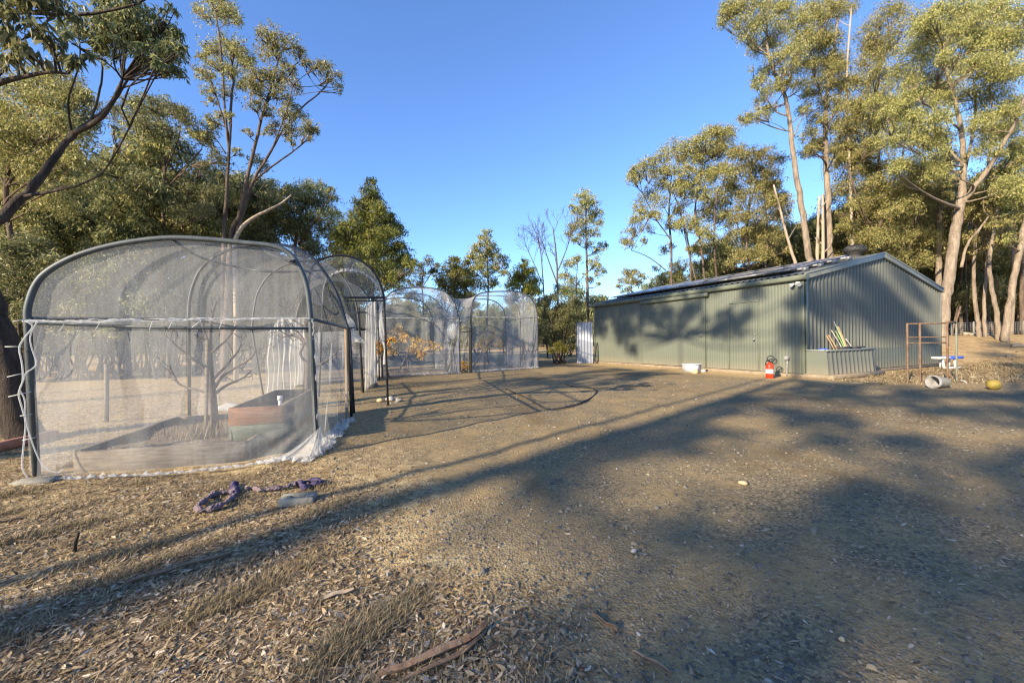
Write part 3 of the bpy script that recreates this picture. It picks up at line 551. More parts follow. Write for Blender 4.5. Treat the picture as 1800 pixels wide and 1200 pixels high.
traced_tree('gum_tree', 'sparse distant gum with round tufts left of the gap in the wood', 30.0, [[(745, 560, 2.5), (742, 500, 2), (745, 470, 1.2)], [(742, 510, 1.5), (725, 480, 1)], [(742, 505, 1.5), (765, 470, 1)]],
    [(735, 468, 10), (752, 462, 10), (767, 468, 8), (725, 482, 9), (745, 484, 10), (718, 498, 9), (738, 502, 10), (760, 482, 7)], 'grey', 'bark', 10, 0.7, 0.18)
traced_tree('gum_tree', 'bushy dark green tree rising over the valley of the far nets', 21.0, [[(800, 560, 3), (798, 500, 2.5), (800, 465, 1.5)]],
    [(800, 462, 12), (790, 480, 16), (808, 482, 16), (782, 500, 18), (805, 505, 20), (825, 500, 14), (790, 525, 18), (815, 530, 18)], 'green', 'bark', 11, 0.95, 0.13, fill=6)
traced_tree('gum_tree', 'pale olive gum with a drooping top above the far net pair', 23.0, [[(856, 570, 3), (858, 500, 2.5), (856, 440, 2), (855, 412, 1.2)]],
    [(856, 412, 9), (850, 428, 13), (866, 440, 14), (840, 446, 14), (858, 455, 15), (880, 458, 11), (889, 466, 8), (828, 458, 12), (845, 475, 16), (872, 475, 12), (822, 478, 12), (838, 500, 16), (865, 500, 12), (885, 480, 8)], 'olive', 'bark', 12, 0.8, 0.14, fill=6)
traced_tree('gum_tree', 'low yellow green rounded gum just right of the far nets', 25.0, [[(920, 570, 3), (920, 510, 2.5), (920, 475, 1.5)]],
    [(921, 462, 7), (918, 475, 12), (932, 482, 12), (905, 486, 12), (918, 496, 16), (940, 498, 12), (898, 505, 12), (930, 512, 14), (945, 515, 9), (900, 525, 14)], 'yellow', 'bark', 13, 0.95, 0.15, fill=6)
def bare(name, label, Y, stems, seed, bark='twig', levels=4, base_len=1.0, cat='tree', spread=0.5, r_tip=0.006):
    r = np.random.RandomState(seed); g = Geo(); tips = []
    b0 = at(*stems[0][0][:2], Y); root = thing(name, label, cat, (b0[0], Y, float(terrain(b0[0], Y))))
    for st in stems:
        P = np.array([at(p[0], p[1], Y+(p[3] if len(p) > 3 else 0)) for p in st]); P[0][2] = max(P[0][2], float(terrain(*P[0][:2]))-0.05) if st is not stems[0] else float(terrain(*P[0][:2]))-0.05
        sp = smooth_path(P, 4); rr = np.interp(np.linspace(0, 1, len(sp)), np.linspace(0, 1, len(st)), [p[2]*Y/FPX for p in st]); rr = rr*0.7; g.tube(sp, rr, 6); tips.append((sp, rr))
    def grow(p, d, L, rad, lv):
        q = p+d*L; mid = (p+q)/2+r.normal(size=3)*L*0.06; g.tube(np.array([p, mid, q]), [rad, rad*0.85, rad*0.7], 4, cap=False)
        if lv <= 0: return
        for k in range(r.randint(2, 4)):
            nd = d+r.normal(size=3)*spread; nd[2] += 0.12; nd /= np.linalg.norm(nd); grow(q if k else mid, nd, L*r.uniform(0.6, 0.85), max(rad*0.65, r_tip), lv-1)
    for sp, rr in tips:
        for f in (0.55, 0.7, 0.82, 0.92, 1.0):
            i = int(f*(len(sp)-1)); d = sp[i]-sp[i-1]; d = d/np.linalg.norm(d)+r.normal(size=3)*spread; d /= np.linalg.norm(d)
            grow(sp[i], d, base_len*r.uniform(0.6, 1.1), max(rr[i]*0.5, r_tip), levels-1)
    g.build('branches', M[bark], root, smooth=True); return root
bare('bare_tree', 'leafless tree with a mauve haze of twigs, the taller of two before the gap', 26.0, [[(981, 560, 3), (980, 500, 2.4), (978, 450, 1.8), (972, 400, 1.2)], [(980, 500, 2), (965, 460, 1.4), (955, 430, 1)], [(979, 480, 1.8), (995, 440, 1.2), (1003, 415, .9)]], 41, base_len=1.0, r_tip=0.009, levels=4, spread=0.35)
bare('bare_tree', 'thin leafless tree left of the taller bare one', 27.0, [[(962, 560, 2.2), (955, 500, 1.6), (950, 440, 1.2), (944, 418, .9)], [(954, 500, 1.4), (938, 462, 1), (928, 440, .7)]], 42, base_len=0.9, r_tip=0.009, levels=4, spread=0.35)
traced_tree('slim_gum_tree', 'tall slim gum with reddish trunk left of the shed end', 27.0, [[(1034, 580, 4), (1033, 520, 4), (1031, 450, 3), (1030, 390, 2), (1029, 345, 1.2)], [(1015, 580, 1.6), (1013, 500, 1.4), (1017, 450, 1)]],
    [(1030, 342, 10), (1020, 350, 11), (1042, 355, 11), (1030, 365, 14), (1012, 372, 11), (1050, 375, 10), (1040, 385, 13), (1020, 392, 13), (1006, 400, 10), (1052, 392, 8), (1000, 412, 8), (1025, 412, 12), (1045, 410, 11), (1060, 432, 8), (1050, 442, 8), (1012, 425, 10), (1035, 432, 9), (1000, 465, 11), (1015, 458, 11), (1045, 463, 11), (1055, 480, 10), (1048, 470, 8), (990, 485, 11), (1005, 498, 14), (985, 510, 13), (1035, 492, 8), (1052, 500, 5), (1000, 520, 16)], 'olive', 'bark', 14, 0.7, 0.14, fill=6)
traced_tree('gum_tree', 'little far gum with rounded crown beyond the roof low end', 48.0, [[(1112, 540, 1.5), (1110, 510, 1.2), (1110, 488, .8)]], [(1100, 484, 10), (1116, 480, 10), (1128, 488, 8), (1108, 494, 10), (1094, 494, 7), (1120, 500, 9), (1090, 505, 6)], 'olive', 'bark', 15, 0.8, 0.28)
traced_tree('gum_tree', 'tiny far blue grey tree peeping over the roof beside the rounded one', 52.0, [[(1160, 540, 1.5), (1158, 505, 1)]], [(1150, 495, 8), (1162, 490, 8), (1145, 503, 6), (1168, 498, 6), (1158, 506, 8)], 'grey', 'bark', 16, 0.8, 0.3)
traced_tree('gum_tree', 'many stemmed gum with airy left edge at the near end of the right wood', 27.0,
    [[(1180, 520, 3.2), (1180, 440, 3), (1176, 380, 2.6), (1180, 310, 1.5)], [(1178, 420, 2), (1150, 380, 1.4), (1130, 340, 1)], [(1215, 520, 3), (1212, 440, 2.6), (1195, 370, 2), (1180, 330, 1.4)], [(1170, 475, 1.6), (1140, 452, 1.2), (1110, 440, .8)]],
    [(1112, 318, 11), (1122, 300, 13), (1140, 288, 13), (1160, 282, 15), (1180, 265, 16), (1200, 262, 16), (1150, 310, 14), (1175, 300, 15), (1140, 345, 14), (1160, 355, 15), (1125, 365, 13), (1150, 380, 13), (1118, 388, 11), (1108, 410, 11), (1105, 430, 10), (1135, 405, 10), (1098, 425, 8), (1190, 330, 15), (1195, 370, 14), (1180, 395, 12), (1160, 330, 12), (1170, 440, 10), (1132, 425, 7)], 'olive', 'bark', 17, 0.6, 0.14, fill=26, rmul=1.32)
traced_tree('gum_tree', 'rounded olive gum with dark stems behind the middle of the shed roof', 26.0,
    [[(1240, 510, 3.2), (1232, 430, 3), (1222, 370, 2.4), (1235, 290, 1.4)], [(1262, 510, 3), (1255, 420, 2.6), (1260, 340, 1.8)], [(1228, 510, 2), (1205, 420, 1.6), (1200, 360, 1.2)]],
    [(1230, 250, 16), (1252, 238, 16), (1275, 238, 16), (1215, 275, 18), (1245, 275, 18), (1275, 268, 16), (1205, 305, 16), (1235, 310, 20), (1265, 305, 18), (1225, 345, 18), (1255, 345, 18), (1240, 380, 18), (1270, 385, 18), (1215, 395, 16), (1245, 420, 16), (1285, 330, 14), (1225, 440, 12), (1270, 440, 14), (1205, 340, 12)], 'olive', 'bark', 18, 0.66, 0.14, fill=34, rmul=1.35)
traced_tree('gum_tree', 'dense golden olive gum left of the two tall pale trunks', 25.0,
    [[(1318, 490, 4), (1312, 420, 3.4), (1318, 350, 2.4), (1320, 290, 1.4)], [(1345, 490, 3), (1348, 420, 2.5), (1345, 340, 1.6)], [(1310, 430, 2), (1290, 380, 1.5)]],
    [(1295, 272, 16), (1320, 278, 16), (1345, 272, 15), (1365, 285, 14), (1300, 305, 18), (1330, 308, 18), (1358, 315, 16), (1290, 340, 16), (1318, 345, 18), (1348, 350, 18), (1300, 378, 18), (1332, 382, 18), (1362, 385, 16), (1292, 415, 16), (1320, 418, 16), (1352, 420, 16), (1375, 350, 12), (1340, 450, 14), (1300, 450, 14), (1370, 440, 12)], 'olive', 'bark', 19, 0.68, 0.13, fill=36, rmul=1.35)
traced_tree('tall_gum_tree', 'tallest pale trunked gum leaning left behind the shed roof, long bare bole', 22.0,
    [[(1426, 480, 9), (1420, 440, 8.5), (1412, 380, 8), (1400, 310, 7), (1393, 260, 6.5), (1387, 205, 5.5), (1378, 165, 5), (1362, 130, 4.5), (1350, 90, 3.5), (1348, 40, 2.5), (1352, 0, 2)], [(1378, 165, 3.5), (1395, 110, 3), (1400, 60, 2.5), (1410, 20, 2)], [(1387, 205, 2.4), (1362, 195, 1.8), (1345, 170, 1.4)], [(1392, 232, 2), (1360, 224, 1.5), (1330, 212, 1.2)], [(1352, 100, 2.4), (1325, 75, 2), (1300, 45, 1.4), (1285, 28, 1)], [(1396, 240, 2), (1410, 210, 1.6), (1440, 250 - 60, 1.2)]],
    [(1275, 28, 12), (1292, 18, 16), (1310, 8, 16), (1268, 42, 8), (1330, 18, 18), (1305, 45, 16), (1355, 12, 18), (1380, 20, 18), (1345, 48, 18), (1318, 62, 16), (1370, 60, 18), (1400, 40, 18), (1345, 85, 16), (1322, 85, 10), (1365, 105, 16), (1390, 92, 18), (1410, 75, 16), (1345, 130, 13), (1385, 130, 16), (1410, 120, 14), (1335, 145, 12), (1350, 160, 12), (1372, 150, 12), (1405, 155, 14), (1335, 180, 10), (1340, 205, 12), (1320, 208, 11), (1308, 213, 8), (1355, 190, 9), (1300, 210, 5), (1420, 20, 16), (1415, 195, 12)], 'olive', 'bark_pale', 20, 0.64, 0.115, fill=26, rmul=1.38)
traced_tree('tall_gum_tree', 'straight pale trunked gum with dead spires, right of the leaning tallest one', 23.5,
    [[(1460, 480, 9), (1458, 420, 8.5), (1456, 350, 8), (1452, 290, 7), (1451, 230, 6), (1452, 180, 5), (1462, 120, 4), (1470, 60, 3), (1475, 10, 2)], [(1452, 190, 3), (1435, 140, 2), (1425, 90, 1.5)], [(1451, 230, 3), (1470, 190, 2.4), (1480, 150, 2)]],
    [(1430, 35, 16), (1450, 15, 16), (1470, 25, 16), (1440, 70, 18), (1465, 75, 16), (1425, 100, 16), (1450, 115, 18), (1475, 110, 16), (1440, 145, 16), (1465, 150, 18), (1425, 170, 12), (1485, 150, 16), (1455, 185, 16), (1480, 190, 16), (1425, 240, 14), (1440, 262, 14), (1470, 225, 16), (1490, 15, 14), (1420, 265, 12), (1435, 215, 14), (1475, 255, 14)], 'olive', 'bark_pale', 21, 0.68, 0.12, fill=30, rmul=1.42)
for nm, lb, P_, r_ in (('dead_tree', 'thin pale dead stem standing left of the two tall bare boles', [(1400, 480), (1392, 445), (1382, 410), (1372, 370), (1360, 325)], 0.1),
                       ('dead_tree', 'broken pale stub stem just right of the leaning tallest gum', [(1436, 480), (1437, 430), (1440, 345)], 0.13),
                       ('dead_tree', 'broken pale stub stem touching the straight tall gum', [(1446, 480), (1447, 430), (1446, 342)], 0.13),
                       ('dead_tree', 'white dead spire against the sky above the olive crowns', [(1500, 480), (1494, 300), (1488, 150), (1497, 10)], 0.09)):
    g = Geo(); P = np.array([at(a, b, 23.0) for a, b in P_]); P = np.vstack([P[0]*np.array((1, 1, 0)), P]); P = smooth_path(P, 3); g.tube(P, np.linspace(r_, r_*0.45, len(P)), 7)
    rq = np.random.RandomState(int(P_[0][0])); 
    for k in range(4):
        i = int(len(P)*(0.55+0.1*k)); i = min(i, len(P)-2); d = rq.normal(size=3)*0.35; d[2] = 0.7; g.tube(curve_pts(P[i], P[i]+d*rq.uniform(0.5, 1.3), rq, 0.1, 4), np.linspace(r_*0.3, 0.012, 4), 5, cap=False)
    tag(g.build(nm, M['dead'], smooth=True), lb, 'tree')
traced_tree('broad_gum_tree', 'massive pale gum trunk leaning right behind the shed corner, broad bright crown', 19.5,
    [[(1656, 590, 14, 0), (1660, 540, 13.5), (1667, 490, 13), (1676, 430, 12.5), (1684, 380, 11.5), (1690, 345, 9.5), (1694, 290, 6.5), (1690, 230, 6), (1680, 180, 5), (1666, 130, 4), (1655, 80, 3)], [(1687, 365, 7), (1708, 335, 6.5), (1735, 300, 6), (1760, 260, 5), (1785, 215, 4), (1805, 160, 3)], [(1692, 320, 4), (1705, 260, 3.5), (1715, 200, 3), (1712, 140, 2.5)], [(1690, 230, 3), (1655, 200, 2.5), (1620, 180, 2)], [(1694, 290, 3), (1650, 250, 2.5), (1600, 240, 2), (1570, 225, 1.5)], [(1690, 470, 4), (1700, 430, 3.2), (1720, 405, 2.8), (1738, 380, 2)], [(1735, 300, 3), (1745, 220, 2.5), (1740, 150, 2)]],
    [(1640, 30, 22), (1675, 20, 22), (1710, 30, 24), (1745, 25, 24), (1780, 35, 24), (1620, 65, 22), (1655, 70, 24), (1695, 75, 24), (1735, 75, 24), (1775, 85, 24), (1600, 100, 22), (1635, 110, 24), (1675, 120, 22), (1715, 120, 24), (1755, 130, 24), (1790, 135, 22), (1585, 140, 22), (1620, 155, 24), (1655, 165, 22), (1705, 170, 22), (1745, 180, 24), (1785, 190, 22), (1570, 190, 22), (1605, 200, 24), (1645, 215, 22), (1720, 220, 20), (1765, 235, 22), (1600, 250, 22), (1640, 265, 22), (1575, 240, 22), (1730, 270, 18), (1785, 275, 20), (1620, 300, 22), (1650, 305, 16), (1590, 295, 20), (1745, 320, 18), (1775, 330, 20), (1740, 235, 16)], 'olive', 'bark_pale', 22, 0.66, 0.105, spread=1.1, fill=70, rmul=1.4)
traced_tree('broad_gum_tree', 'dense olive gum whose foliage fills above the roof ridge and vent', 23.0,
    [[(1548, 520, 6), (1545, 440, 5.5), (1550, 360, 4.5), (1545, 280, 3.5), (1540, 200, 2.5), (1545, 120, 2)], [(1545, 440, 3.5), (1580, 390, 2.6), (1605, 340, 2)], [(1548, 420, 3.5), (1515, 370, 2.6), (1495, 310, 2)], [(1550, 360, 3), (1580, 300, 2.4), (1590, 250, 2)], [(1600, 520, 4), (1598, 450, 3.4), (1610, 380, 2.6)]],
    [(1560, 30, 20), (1590, 50, 20), (1530, 60, 18), (1555, 90, 20), (1525, 115, 18), (1550, 140, 20), (1510, 150, 18), (1535, 180, 22), (1505, 195, 20), (1490, 225, 18), (1520, 225, 22), (1550, 220, 20), (1500, 260, 22), (1535, 265, 22), (1480, 290, 20), (1512, 300, 22), (1550, 305, 22), (1575, 330, 20), (1490, 330, 20), (1525, 345, 22), (1560, 355, 22), (1600, 350, 22), (1505, 375, 20), (1540, 385, 20), (1585, 390, 22), (1620, 385, 20), (1560, 420, 20), (1600, 425, 20), (1630, 420, 16), (1520, 415, 18), (1640, 350, 16), (1490, 400, 14), (1620, 340, 16), (1540, 440, 14), (1585, 455, 16), (1620, 460, 14)], 'olive', 'bark', 23, 0.66, 0.12, fill=70, rmul=1.45)
def tr(label, Y, stem, cl, seed, bark='bark_pale', leaf='olive', dens=0.8):
    traced_tree('gum_tree', label, Y, stem, cl, leaf, bark, seed, dens, Y*0.0065, fill=8)
tr('upright pale trunk close behind the massive leaning gum', 23.0, [[(1650, 560, 7), (1650, 480, 7), (1651, 400, 6.5), (1652, 330, 5)]], [(1640, 300, 18), (1660, 280, 18), (1630, 330, 16), (1665, 330, 14), (1650, 250, 18)], 24)
tr('twin stem gum with crooked pale trunks, first past the massive gum', 21.5, [[(1722, 592, 5.5), (1718, 560, 5), (1713, 520, 4.6), (1712, 470, 4), (1716, 400, 3)], [(1732, 592, 4.5), (1730, 540, 4), (1733, 480, 3.4), (1738, 420, 2.6)]], [(1705, 380, 18), (1730, 385, 18), (1745, 400, 18), (1715, 350, 18), (1700, 420, 14), (1750, 430, 14)], 25)
tr('gum with a bowed pale trunk left of the crossing pair', 20.5, [[(1756, 596, 6.5), (1752, 550, 5.5), (1742, 500, 5), (1740, 450, 4.5), (1748, 400, 4), (1757, 350, 3)]], [(1740, 340, 20), (1765, 350, 20), (1750, 310, 20), (1775, 390, 18), (1730, 370, 14)], 26)
tr('stout pale gum leaning right towards the photo edge', 20.0, [[(1766, 597, 9), (1773, 550, 8), (1781, 500, 7.5), (1792, 440, 7), (1803, 380, 6), (1815, 300, 5)]], [(1790, 300, 22), (1810, 330, 22), (1780, 350, 18), (1800, 260, 22), (1830, 280, 26), (1770, 420, 12)], 27)
tr('slimmer upright gum behind the stout leaning one', 24.0, [[(1778, 590, 5), (1780, 520, 4.6), (1781, 440, 4.4), (1779, 370, 4)]], [(1770, 360, 18), (1790, 370, 18), (1780, 330, 18), (1795, 420, 14), (1765, 400, 14)], 28)
tr('gum trunk cut by the right edge of the photo', 26.0, [[(1797, 590, 5), (1796, 520, 5), (1799, 440, 4.4), (1803, 360, 4)]], [(1790, 390, 18), (1810, 380, 20), (1800, 350, 20)], 29, 'bark')

# shrubs
def shrub(name, label, Y, cl, leaf, seed, L, dens=1.0, base=None, group=None, cat='shrub'):
    bx = base or (sum(c[0] for c in cl)/len(cl)); b = at(bx, 600, Y); z = float(terrain(b[0], Y)); r = np.random.RandomState(seed)
    root = thing(name, label, cat, (b[0], Y, z), group); tg = Geo(); cg = Geo()
    for c in cl:
        ctr = at(c[0], c[1], Y+r.uniform(-0.8, 0.8)*c[2]*Y/FPX*1.3); clump(cg, ctr, c[2]*Y/FPX, L, r, dens, droop=0.3, flat=0.85)
        tg.tube(curve_pts((b[0]+r.normal(0, 0.15), Y+r.normal(0, 0.15), z-0.05), ctr, r, 0.08, 5), np.linspace(0.035, 0.01, 5), 5, cap=False)
    tg.build('stem', M['bark_dark'], root); cg.build('foliage', M[leaf], root); return root
shrub('bush', 'big dark leafy bush between the far net and the zinc sheet', 20.5, [(955, 535, 16), (972, 528, 16), (990, 545, 16), (965, 560, 20), (990, 572, 18), (1003, 560, 12), (955, 585, 16), (980, 590, 18), (1002, 590, 14), (965, 605, 12), (1005, 612, 10), (985, 552, 16), (1010, 535, 14), (1018, 560, 10)], 'grey', 51, 0.12, 1.2, 980)
shrub('small_shrub', 'low bright yellow green shrub at the foot of the dark bush', 19.5, [(975, 615, 9), (988, 614, 9), (982, 608, 9), (994, 617, 6), (968, 619, 6)], 'yellow', 52, 0.11, 1.0, 982)
shrub('bush', 'yellow flowering wattle glimpsed between trunks right of the shed', 31.0, [(1700, 545, 12), (1715, 535, 12), (1690, 555, 10), (1725, 550, 10)], 'yellow', 53, 0.2, 0.9, 1705)
shrub('bush', 'yellow wattle showing just above the shed rear corner', 34.0, [(1640, 478, 12), (1648, 490, 10), (1638, 500, 12), (1650, 520, 14), (1640, 540, 12)], 'yellow', 54, 0.22, 0.9, 1642)
shrub('bush', 'dark thick bush left of the nearest net cage behind the leaning trunk', 8.0, [(20, 455, 34), (60, 440, 34), (30, 500, 34), (70, 500, 30), (15, 540, 30), (60, 550, 28), (95, 470, 30), (-20, 480, 34), (-20, 540, 34), (40, 585, 22)], 'grey', 55, 0.08, 1.1, 35)

# woods behind: one tree of each kind is built, the rest are copies
protos = [generic_tree('wood_tree', 'x', (0, 0, 0), 12.0, 61, 'olive', 'bark', 0.19, 0.13, 0.22, 0.17, 14, 0.55, 'g'),
          generic_tree('wood_tree', 'x', (0, 0, 0), 11.0, 62, 'grey', 'bark', 0.19, 0.11, 0.12, 0.17, 15, 0.5, 'g'),
          generic_tree('wood_tree', 'x', (0, 0, 0), 13.0, 63, 'olive', 'bark_pale', 0.19, 0.15, 0.3, 0.16, 13, 0.55, 'g'),
          generic_tree('wood_tree', 'x', (0, 0, 0), 8.0, 64, 'grey', 'bark_dark', 0.16, 0.09, 0.06, 0.24, 15, 0.5, 'g')]
GL = ('gum tree in the wood behind the nearest net cage at left', 'trees in the left wood')
GR = ('gum tree in the wood behind the wire fence at right', 'trees in the right wood')
GM = ('gum tree in the distant wood behind the far nets and shed', 'trees in the middle distance wood')
spots = []
rw = np.random.RandomState(77)
for px, Y, k, sc in ((-60, 15, 1, .95), (30, 17, 0, .9), (100, 19, 1, 1), (400, 25, 0, .85), (470, 27, 3, 1), (60, 25, 2, 1), (140, 28, 0, 1.05), (350, 33, 0, .65), (-120, 22, 0, 1.1), (-30, 30, 2, 1.1), (560, 30, 3, .85), (590, 26, 3, .8), (440, 36, 0, .8), (510, 38, 1, .8), (10, 38, 1, 1.1), (110, 40, 0, 1.1), (200, 42, 2, .85), (300, 45, 1, .8), (390, 48, 0, 1.0), (540, 48, 1, .8), (620, 40, 0, .7), (-90, 12, 3, .9)):
    spots.append((px, Y, k, sc)+GL)
for px, Y, k, sc in ((1665, 29, 2, .9), (1690, 27, 1, .85), (1710, 31, 0, .9), (1735, 28, 2, .85), (1755, 33, 1, 1), (1785, 30, 0, .9), (1800, 27, 1, .8), (1770, 38, 0, 1.1), (1700, 40, 1, 1.1), (1730, 43, 2, 1.1), (1830, 30, 0, 1), (1660, 38, 0, 1), (1680, 46, 1, 1.2), (1800, 45, 1, 1.2), (1750, 50, 3, 1.3), (1850, 38, 2, 1), (1620, 34, 1, 1), (1580, 32, 0, 1), (1715, 36, 3, 1.1), (1785, 37, 3, 1.1)):
    spots.append((px, Y, k, sc)+GR)
for px, Y, k, sc in ((680, 45, 3, .8), (720, 55, 1, .75), (770, 50, 3, .7), (830, 55, 1, .75), (880, 48, 3, .65), (910, 60, 0, .6), (950, 62, 1, .55), (985, 58, 3, .55), (1010, 66, 1, .6), (1060, 70, 3, .6), (1020, 45, 3, .45), (1000, 38, 3, .4), (700, 36, 3, .6), (765, 34, 3, .5), (900, 33, 3, .5), (1530, 36, 1, 1), (1480, 33, 0, .9), (1440, 36, 1, .9), (1390, 34, 0, .8), (1330, 36, 1, .75), (1280, 38, 0, .75), (1230, 40, 3, .9), (1190, 42, 1, .6), (640, 30, 3, .7), (860, 40, 3, .55), (1080, 75, 1, .6), (970, 75, 3, .6), (930, 40, 3, .5), (1210, 34, 3, 1.0), (1250, 35, 1, .85), (1300, 34, 3, 1.1), (1345, 33, 0, .85), (1380, 32, 3, 1.15), (1415, 33, 1, .9), (1460, 31, 3, 1.2), (1500, 31, 0, .95), (1540, 30, 3, 1.2), (1575, 33, 1, 1.0), (1610, 31, 3, 1.2), (1640, 32, 0, 1.0)):
    spots.append((px, Y, k, sc)+GM)
used = set()
for px, Y, k, sc, lb, gr in spots:
    p = at(px, 600, Y); loc = (p[0], Y, float(terrain(p[0], Y))); rz = rw.uniform(0, 6.28)
    if k not in used:
        used.add(k); o = protos[k]; o.location = loc; o.rotation_euler = (0, 0, rz); o.scale = (sc,)*3; o['label'] = lb; o['group'] = gr
    else: dup(protos[k], loc, rz, sc, lb, gr)

slim = [generic_tree('slender_tree', 'x', (0, 0, 0), 8.5, 65, 'olive', 'bark', 0.15, 0.055, 0.5, 0.13, 8, 0.55, 'g', 0.09, (0.05, 0.085)),
        generic_tree('slender_tree', 'x', (0, 0, 0), 7.5, 66, 'grey', 'bark_dark', 0.15, 0.05, 0.4, 0.15, 8, 0.55, 'g', 0.12, (0.05, 0.09))]
sl_l = [(120, 14.5), (165, 13.8), (205, 15.5), (228, 14.2), (262, 16.5), (275, 13.6), (318, 15), (342, 17), (372, 16), (418, 17.5), (455, 18.5), (60, 14), (150, 17.5), (190, 19), (300, 19), (236, 18), (390, 19.5), (480, 20), (20, 16), (88, 18.5), (520, 22), (560, 23)]
sl_r = [(1672, 26.5), (1685, 29), (1700, 26), (1722, 29.5), (1748, 26.5), (1762, 29), (1790, 28), (1735, 33), (1690, 34), (1775, 34), (1808, 29)]
for i, (px, Y) in enumerate(sl_l+sl_r):
    p = at(px, 600, Y); loc = (p[0], Y, float(terrain(p[0], Y))); lf_ = i < len(sl_l)
    lb, gr = ('slender dark stemmed sapling at the front of the left wood', 'saplings in the left wood') if lf_ else ('slender sapling among the trunks past the wire fence', 'saplings in the right wood')
    sc = 0.85+0.3*abs(math.sin(i*1.9))
    if i < 2: o = slim[i]; o.location = loc; o.rotation_euler = (0, 0, i*2.0); o['label'] = lb; o['group'] = gr
    else: dup(slim[i % 2], loc, i*2.1, sc, lb, gr)
# understorey bushes, copies of two
US = [shrub('understorey_bush', 'x', 10.0, [(900+dx, 600-dy, rr_) for dx, dy, rr_ in ((-40, 20, 40), (30, 10, 44), (0, 60, 44), (-60, 70, 36), (60, 60, 38), (-20, 110, 38), (40, 110, 34), (0, 150, 26))], lf, 90+i, 0.13, 0.5, 900) for i, lf in enumerate(('grey', 'olive'))]
ub = []
for px, Y in ((-40, 14), (20, 16), (75, 15.5), (130, 18), (185, 17), (240, 19.5), (300, 18), (355, 21), (410, 20), (465, 23), (520, 22), (570, 24), (620, 23), (210, 26), (330, 27), (450, 29), (560, 30), (90, 24), (0, 22), (-110, 15), (660, 26), (110, 13.2), (160, 13.6), (215, 13.8), (262, 14.3), (310, 14.8), (360, 15.5), (410, 16), (455, 17), (60, 13)):
    ub.append((px, Y, 'dark bush in the undergrowth of the left wood', 'bushes in the left wood'))
for px, Y in ((1672, 30), (1695, 33), (1722, 31), (1745, 36), (1768, 32), (1795, 34), (1650, 33), (1820, 31), (1715, 40), (1780, 42)):
    ub.append((px, Y, 'dark bush in the undergrowth beyond the wire fence', 'bushes in the right wood'))
for px, Y in ((690, 30), (735, 32), (780, 30), (840, 33), (890, 31), (930, 28), (1030, 34), (1065, 40), (1000, 30)):
    ub.append((px, Y, 'dark bush low in the middle distance wood', 'bushes in the middle wood'))
for i, (px, Y, lb, gr) in enumerate(ub):
    p = at(px, 600, Y); loc = (p[0], Y, float(terrain(p[0], Y))); sc = 1.0+0.35*math.sin(i*2.7)
    if i < 2: o = US[i]; o.location = loc; o['label'] = lb; o['group'] = gr
    else: dup(US[i % 2], loc, i*1.3, sc, lb, gr)
dg = Geo(); rd = np.random.RandomState(99)
for k in range(420):
    a_ = rd.uniform(-1.15, 1.15); dd_ = rd.uniform(62, 120); hgt = rd.uniform(2.0, 8.5); x_ = math.sin(a_)*dd_*1.2; y_ = math.cos(a_)*dd_ if abs(a_) < 1 else math.cos(a_)*dd_+8
    for q in range(3): clump(dg, (x_+rd.normal(0, 1.2), y_+rd.normal(0, 1.2), float(terrain(x_, y_))+hgt*(0.25+0.35*q)), rd.uniform(1.5, 2.6), 0.6, rd, 0.6)
tag(dg.build('distant_forest', M['grey']), 'far off bush forest closing the horizon', 'forest', kind='stuff')

# gum trees beside and behind the viewer: they shade the driveway and the shed front
def sv(s, v): return np.array((s*SUN_AZ[0]+v*SUN_AZ[1], s*SUN_AZ[1]-v*SUN_AZ[0]))
TE = math.tan(SUN_EL)
def shade_tree(label, s0, v0, rad, height, cl, seed, branches=()):
    """cl: (s, v, z, radius, density): clumps whose shade falls at s, v on height z"""
    r = np.random.RandomState(seed); b = sv(s0, v0); root = thing('gum_tree', label, 'tree', (b[0], b[1], 0.0), 'gum trees out of frame')
    tg = Geo(); cg = Geo(); t = np.linspace(0, 1, 9)
    P = np.stack([b[0]+0.05*np.sin(t*7+seed), b[1]+0.05*np.cos(t*6), t*height-0.1], -1); tg.tube(P, rad*np.linspace(1.15, 0.4, 9), 9)
    for (s, v, z, Rr, dn) in cl:
        dist = (s-s0)+r.normal(0, 1.2); q = sv(s-dist, v); c = np.array((q[0], q[1], z+dist*TE)); i = int(np.clip(np.searchsorted(P[:, 2], c[2]-1.2), 1, 8))
        tg.tube(curve_pts(P[i], c, r, 0.1, 5), np.linspace(0.05, 0.012, 5), 5, cap=False); clump(cg, c, Rr, 0.13, r, dn)
    tg.build('trunk', M['bark'], root, smooth=True)
    if cl: cg.build('crown', M['olive'], root)
rsd = np.random.RandomState(5)
HOLES = [(h_[0], h_[1], h_[2]*1.0) for h_ in [(2.4, -1.9, 0.75), (3.6, -1.35, 0.6), (4.6, -1.0, 0.75), (8.4, -1.25, 0.8), (7.4, 0.4, 1.05), (1.2, -1.7, 0.8), (0.2, -1.75, 0.6), (14, 1.2, 1.6), (5.5, 1.9, 0.6), (3.0, -2.05, 0.4), (6.3, -1.6, 0.45), (10.5, 0.6, 0.7), (11, 2.4, 0.8)]]
cl1, cl2, cl3 = [], [], []
for s in np.arange(-3.0, 13.5, 0.75):
    for v in np.arange(-2.1, 5.2, 0.55):
        p = (s+rsd.uniform(-0.35, 0.35), v+rsd.uniform(-0.3, 0.3))
        if any(math.hypot(p[0]-h[0], p[1]-h[1]) < h[2] for h in HOLES): continue
        thin = p[0] < 1.6 and p[1] < -1.0
        if rsd.uniform() < (0.6 if thin else 0.07): continue
        (cl1 if v < 0 else cl2).append((p[0], p[1], 0.0, rsd.uniform(0.28, 0.5), 0.35 if thin else 0.6))
